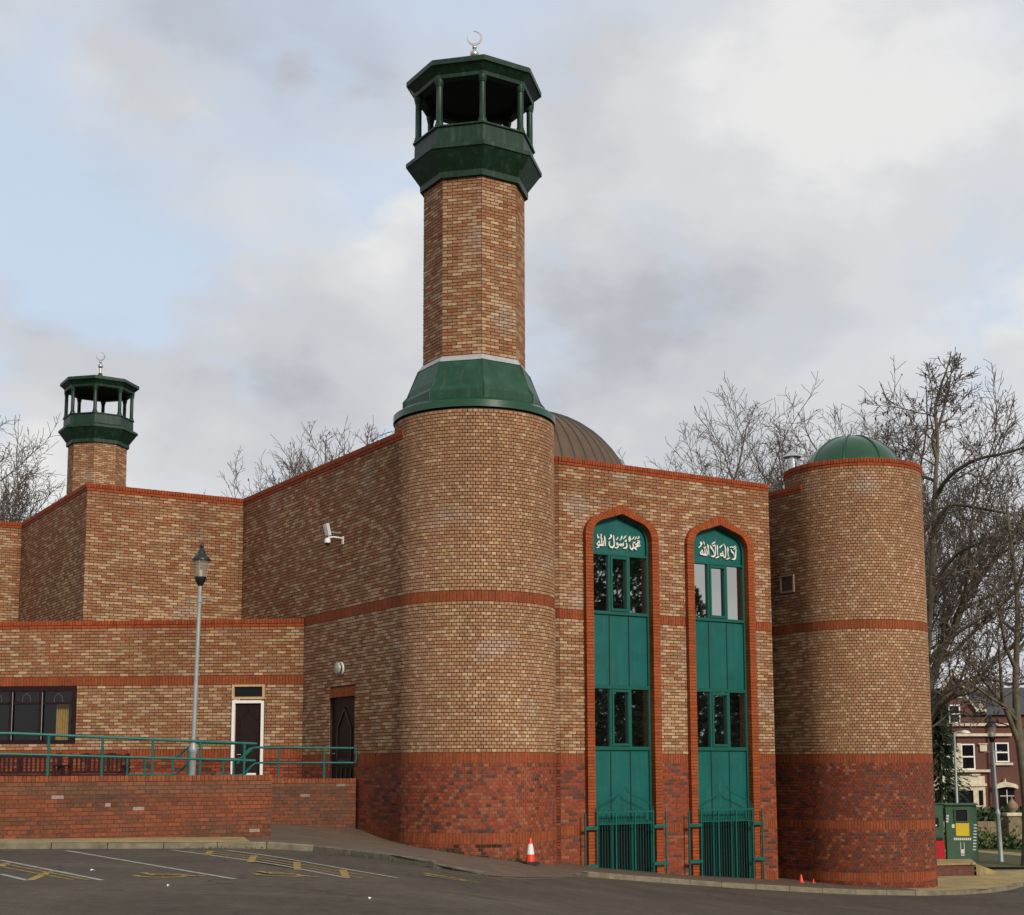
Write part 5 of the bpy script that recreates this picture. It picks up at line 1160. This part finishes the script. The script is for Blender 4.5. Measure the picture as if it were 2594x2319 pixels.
MB().box((23.5,hy+.5,zg+.58),(15.6,.7,1.16)).build('hedge_core',M['hedge'],mass('hedge',lambda r:Vector((r.uniform(15.6,31.5),hy+r.uniform(-.1,1.1),zg+(1.35+.12*math.sin(r.uniform(0,90)))*r.random()**.45)),9000,M['hedge'],.13,'clipped dark green hedge behind the stone garden wall','hedge',(23.5,hy,zg),71))
gw=empty('garden_wall',(24,57.5,zg),'low weathered stone garden wall in front of the hedge','wall'); r=random.Random(5)
for row in range(4):
    x=15.5+(.2 if row%2 else 0)
    while x<32:
        l=r.uniform(.35,.7); MB().bbox((x+l/2,57.5+r.uniform(-.015,.015),zg+.13+.25*row),(l-.02,.3,.235),.02).build('stone',M['garden_wall'],gw) if x<21.5 else None; x+=l
MB().box((26.8,57.5,zg+.5),(10.6,.28,1.0)).build('far_stones',M['garden_wall'],gw)
pr=empty('gate_pier',(19.75,57.2,zg),'stone gate pier with a pointed ball finial','pier'); MB().box((19.75,57.2,zg+.62),(.5,.5,1.24)).build('shaft',M['garden_wall'],pr); MB().bbox((19.75,57.2,zg+1.29),(.66,.66,.12),.04).build('cap',M['cream'],pr)
autosmooth(MB().lathe((19.75,57.2,zg+1.35),[(.13,0),(.11,.05),(.19,.12),(.23,.22),(.21,.32),(.12,.43),(.05,.52),(.01,.62)],18).build('finial',M['garden_wall'],pr))
for i,(x,y,s_,n) in enumerate(((17.6,55.6,.6,420),(18.7,55.2,.55,420),(19.7,54.6,.6,480),(20.6,53.9,.65,480),(16.6,56.0,.5,320),(21.5,53.2,.7,480))):
    z_=road(x,y); mass('shrub',lambda r,x=x,y=y,s_=s_,z_=z_:Vector((x+r.gauss(0,.42)*s_*1.4,y+r.gauss(0,.3)*s_,z_+.05+abs(r.gauss(0,.36))*s_*1.6)),n,M['shrub'],.10,'low leafy shrub number in the border'.replace(' number','')+(' at its far left',' second from left',' third from left',' fourth from left',' against the stone wall',' at its far right')[i],'shrub',(x,y,z_),80+i)
# ------------------------------------------------------------------ weeds along the tower foot
r=random.Random(9); pts=[]
for i in range(420):
    th=R_(-118)+R_(r.uniform(0,70)); rad=TR+.02+abs(r.gauss(0,.06)); x=C1.x+rad*math.cos(th); y=C1.y+rad*math.sin(th); pts.append(Vector((x,y,pave(x,y)+abs(r.gauss(0,.03)))))
for i in range(260):
    s_=r.uniform(10.2,16.5); x,y=kat(s_); pts.append(Vector((x+r.uniform(-.03,.01),y-.03+r.uniform(-.02,.02),road(x,y)+abs(r.gauss(0,.015)))))
wr=leafy(None,pts,M['hedge'],.018,'weeds',9); tag(wr,'green weeds and moss along the tower foot and kerb','weeds',kind='stuff')
# ------------------------------------------------------------------ far house
HX,HY=30.57,105.0; k_=.003303
hs=empty('house',(HX+2,HY,road(30,100)),'red brick terraced house with cream bay and shaped gable','house')
def hz(cy,second=False): return EZ+(1.92 if second else 7.67)-cy*k_
def hx(cx): return HX+cx*k_
def hb(nm,x0,x1,z0,z1,y0,y1,m): return MB().box(((x0+x1)/2,(y0+y1)/2,(z0+z1)/2),(x1-x0,y1-y0,z1-z0)).build(nm,m,hs)
zg=road(30,100)
hb('wall',hx(-600),hx(3400),zg,hz(1190),HY,HY+.5,M['house_brick'])
g=[(-40,1190),(45,1080),(225,780),(260,700),(270,590),(330,520),(400,400),(500,230),(600,400),(690,520),(765,590),(765,720),(790,780),(1000,1070),(1010,1190)]
MB().prism([(hx(x),HY-.12,hz(y)) for x,y in g],(0,.5,0)).build('gable',M['house_brick'],hs)
for i in range(1,len(g)-2):
    p=Vector((hx(g[i][0]),HY-.14,hz(g[i][1]))); q=Vector((hx(g[i+1][0]),HY-.14,hz(g[i+1][1]))); X=(q-p).normalized(); MB().box((p+q)/2,((q-p).length+.05,.6,.10),(X,Vector((0,1,0)),X.cross(Vector((0,1,0))))).build('gable_coping',M['cream'],hs)
hb('gable_string',hx(225),hx(790),hz(805),hz(780),HY-.2,HY-.1,M['cream'])
for z0,z1,nm in((1425,1365,'string_course'),(1650,1590,'string_course')): hb(nm,hx(-600),hx(1760),hz(z0),hz(z1),HY-.26,HY-.003,M['cream'])
hb('string_course',hx(380),hx(1270),hz(695,1),hz(640,1),HY-.26,HY-.004,M['cream'])
mk('roof',[(hx(-600),HY-.3,hz(1180)),(hx(3400),HY-.3,hz(1180)),(hx(3400),HY+4.2,hz(500)),(hx(-600),HY+4.2,hz(530)),(hx(-600),HY+8.5,hz(1180)),(hx(3400),HY+8.5,hz(1180))],[(0,1,2,3),(3,2,5,4)],M['slate'],hs)
mk('gable_roof',[(hx(-40),HY,hz(1180)),(hx(500),HY,hz(420)),(hx(1010),HY,hz(1180)),(hx(500),HY+4,hz(560))],[(0,1,3),(1,2,3)],M['slate'],hs)
for x0,x1,y0,y1 in((1110,1330,380,620),(130,290,240,560),(-80,60,280,700)):
    o=hb('chimney',hx(x0),hx(x1),hz(y1),hz(y0),HY+3.2,HY+4.0,M['house_brick']); hb('chimney_cap',hx(x0)-.05,hx(x1)+.05,hz(y0),hz(y0)+.10,HY+3.15,HY+4.05,M['garden_wall'])
autosmooth(MB().lathe((hx(1105),HY-.2,hz(1110)),[(.36,0),(.36,.10),(.15,.16),(.13,.26),(.17,.34),(.13,.50),(.02,.80)],12).build('corner_finial',M['cream'],hs)); hb('kneeler',hx(990),hx(1210),hz(1120),hz(1050),HY-.4,HY+.2,M['cream'])
def sash(x0,x1,z0,z1,y,mid=.5,arched=True):
    w=empty('window',((x0+x1)/2,y,z0)); adopt(w,hs); t=.09
    def bx(nm,a,b_,c,d,yy,m): MB().box(((a+b_)/2,yy,(c+d)/2),(b_-a,.08,d-c)).build(nm,m,w)
    bx('pane',x0+t,x1-t,z0+t,z1-t,y-.02,M['window_dark']); bx('frame',x0,x0+t,z0,z1,y-.06,M['whitew']); bx('frame',x1-t,x1,z0,z1,y-.06,M['whitew']); bx('frame',x0+t,x1-t,z1-t,z1,y-.06,M['whitew']); bx('sill',x0+t,x1-t,z0,z0+t,y-.06,M['whitew']); zm=z0+(z1-z0)*mid; bx('meeting_rail',x0+t,x1-t,zm-.05,zm+.05,y-.055,M['whitew'])
sash(hx(395),hx(650),hz(1370),hz(955),HY-.12); sash(hx(640),hx(945),hz(640,1),hz(75,1),HY); sash(hx(1400),hx(1700),hz(480,1),hz(50,1),HY); sash(hx(180),hx(480),hz(640,1),hz(75,1),HY)
hb('window_sill',hx(1315),hx(1770),hz(545,1),hz(490,1),HY-.2,HY-.05,M['cream']); hb('jamb',hx(500),hx(635),hz(640,1),hz(60,1),HY-.22,HY-.006,M['cream'])
hb('plaque',hx(1060),hx(1215),hz(240,1),hz(90,1),HY-.16,HY-.007,M['cream']); hb('plaque_cap',hx(1025),hx(1225),hz(90,1),hz(65,1),HY-.24,HY-.008,M['cream']); hb('drainpipe',hx(1265),hx(1300),zg,hz(1190),HY-.34,HY-.27,M['black_metal'])
# bay
def bay(nm,z0,z1,grow,m):
    a,b_,c,d=hx(-200)-grow,hx(-60)-grow*.6,hx(870)+grow*.6,hx(1150)+grow; MB().prism([(a,HY,z0),(b_,HY-1.0-grow,z0),(c,HY-1.0-grow,z0),(d,HY,z0)],(0,0,z1-z0)).build(nm,m,hs)
bay('bay_base',zg,hz(1420,1),0,M['cream']); bay('bay_head',hz(1090,1),hz(1000,1),0,M['cream']); bay('bay_cornice',hz(1000,1),hz(945,1),.14,M['cream']); bay('bay_parapet',hz(945,1),hz(780,1),0,M['cream']); 
for x in(360,850): hb('bay_pier_cap',hx(x)-.3,hx(x)+.3,hz(765,1),hz(735,1),HY-1.15,HY-.6,M['cream']); hb('bay_pier',hx(x)-.22,hx(x)+.22,hz(780,1),hz(765,1),HY-1.1,HY-.65,M['cream'])
for x0,x1 in((-200,-60),(90,205),(790,870)): hb('bay_mullion',hx(x0),hx(x1),hz(1420,1),hz(1090,1),HY-1.0,HY-.75,M['cream'])
hb('bay_window',hx(-60),hx(800),hz(1420,1),hz(1090,1),HY-.85,HY-.80,M['window_dark']); MB().prism([(hx(872),HY-.995,hz(1420,1)),(hx(925),HY-.75,hz(1420,1)),(hx(925),HY-.6,hz(1420,1)),(hx(872),HY-.8,hz(1420,1))],(0,0,330*k_)).build('bay_mullion',M['cream'],hs); MB().prism([(hx(1070),HY-.28,hz(1420,1)),(hx(1150),HY,hz(1420,1)),(hx(1060),HY,hz(1420,1))],(0,0,330*k_)).build('bay_mullion',M['cream'],hs)
MB().prism([(hx(920),HY-.7,hz(1420,1)),(hx(1075),HY-.2,hz(1420,1)),(hx(1070),HY-.15,hz(1420,1)),(hx(915),HY-.65,hz(1420,1))],(0,0,330*k_)).build('bay_side_window',M['window_dark'],hs)
# door hood
hood=[(1320,1070),(1320,990),(1450,930),(1530,905),(1555,830),(1575,905),(1640,925),(1760,950),(1830,985),(1830,1060),(1720,1030),(1575,1015),(1430,1040)]
MB().prism([(hx(x),HY-.45,hz(y,1)) for x,y in hood],(0,.44,0)).build('door_hood',M['cream'],hs); hb('door_glass',hx(1450),hx(1780),hz(1500,1),hz(1060,1),HY-.06,HY-.01,M['window_dark']); hb('glazing_bar',hx(1605),hx(1618),hz(1500,1),hz(1070,1),HY-.10,HY-.065,M['whitew']); hb('glazing_bar',hx(1460),hx(1770),hz(1222,1),hz(1210,1),HY-.101,HY-.066,M['whitew'])
# ------------------------------------------------------------------ car cut by the left edge: only its rear bumper corner shows

car=empty('parked_car',(-9.6,21.6,road(-9.6,21.6)),'dark parked car of which only the bumper end shows at the left edge','car'); cz=road(-9.2,22)
CX=Vector((U.x,U.y,0)); CY=Vector((VV.x,VV.y,0)); CZ=Vector((0,0,1)); c0=Vector((-9.62,21.15,cz))
def cp_(a,d,z): return c0+CX*a+CY*d+CZ*z
M['car_paint']=material('dark_car_paint',(.018,.020,.026),.25); 
def loft(secs,nm,m):
    V=[];F=[];n=len(secs[0])
    for s_ in secs: V+=s_
    for i in range(len(secs)-1):
        for k in range(n): F.append((i*n+k,i*n+(k+1)%n,(i+1)*n+(k+1)%n,(i+1)*n+k))
    F+= [tuple(range(n))[::-1],tuple((len(secs)-1)*n+k for k in range(n))]; autosmooth(mk(nm,V,F,m,car),50)
def sect(d,hw,zb,zt): return [cp_(a,d,z) for a,z in((-hw,zb),(hw,zb),(hw+.03,zb+.2),(hw,zt-.12),(hw-.12,zt),(-hw+.12,zt),(-hw,zt-.12),(-hw-.03,zb+.2))]
loft([sect(2.05,.62,.32,.62),sect(1.9,.78,.25,.78),sect(1.2,.84,.22,.92),sect(-.2,.85,.22,.95),sect(-1.4,.84,.22,.95),sect(-1.95,.78,.25,.88),sect(-2.1,.64,.34,.70)],'body',M['car_paint']); loft([sect(.9,.70,.88,.95),sect(.3,.66,.88,1.38),sect(-1.0,.66,.88,1.42),sect(-1.7,.68,.88,.98)],'cabin',M['window_dark'])
for sx in(-.80,.80):
    for d in(1.25,-1.3):
        MB().tube([cp_(sx-.09,d,.30),cp_(sx+.09,d,.30)],.30,20).build('wheel',M['black'],car)
loft([sect(2.12,.55,.28,.46),sect(2.0,.74,.22,.5)],'bumper',M['black'])
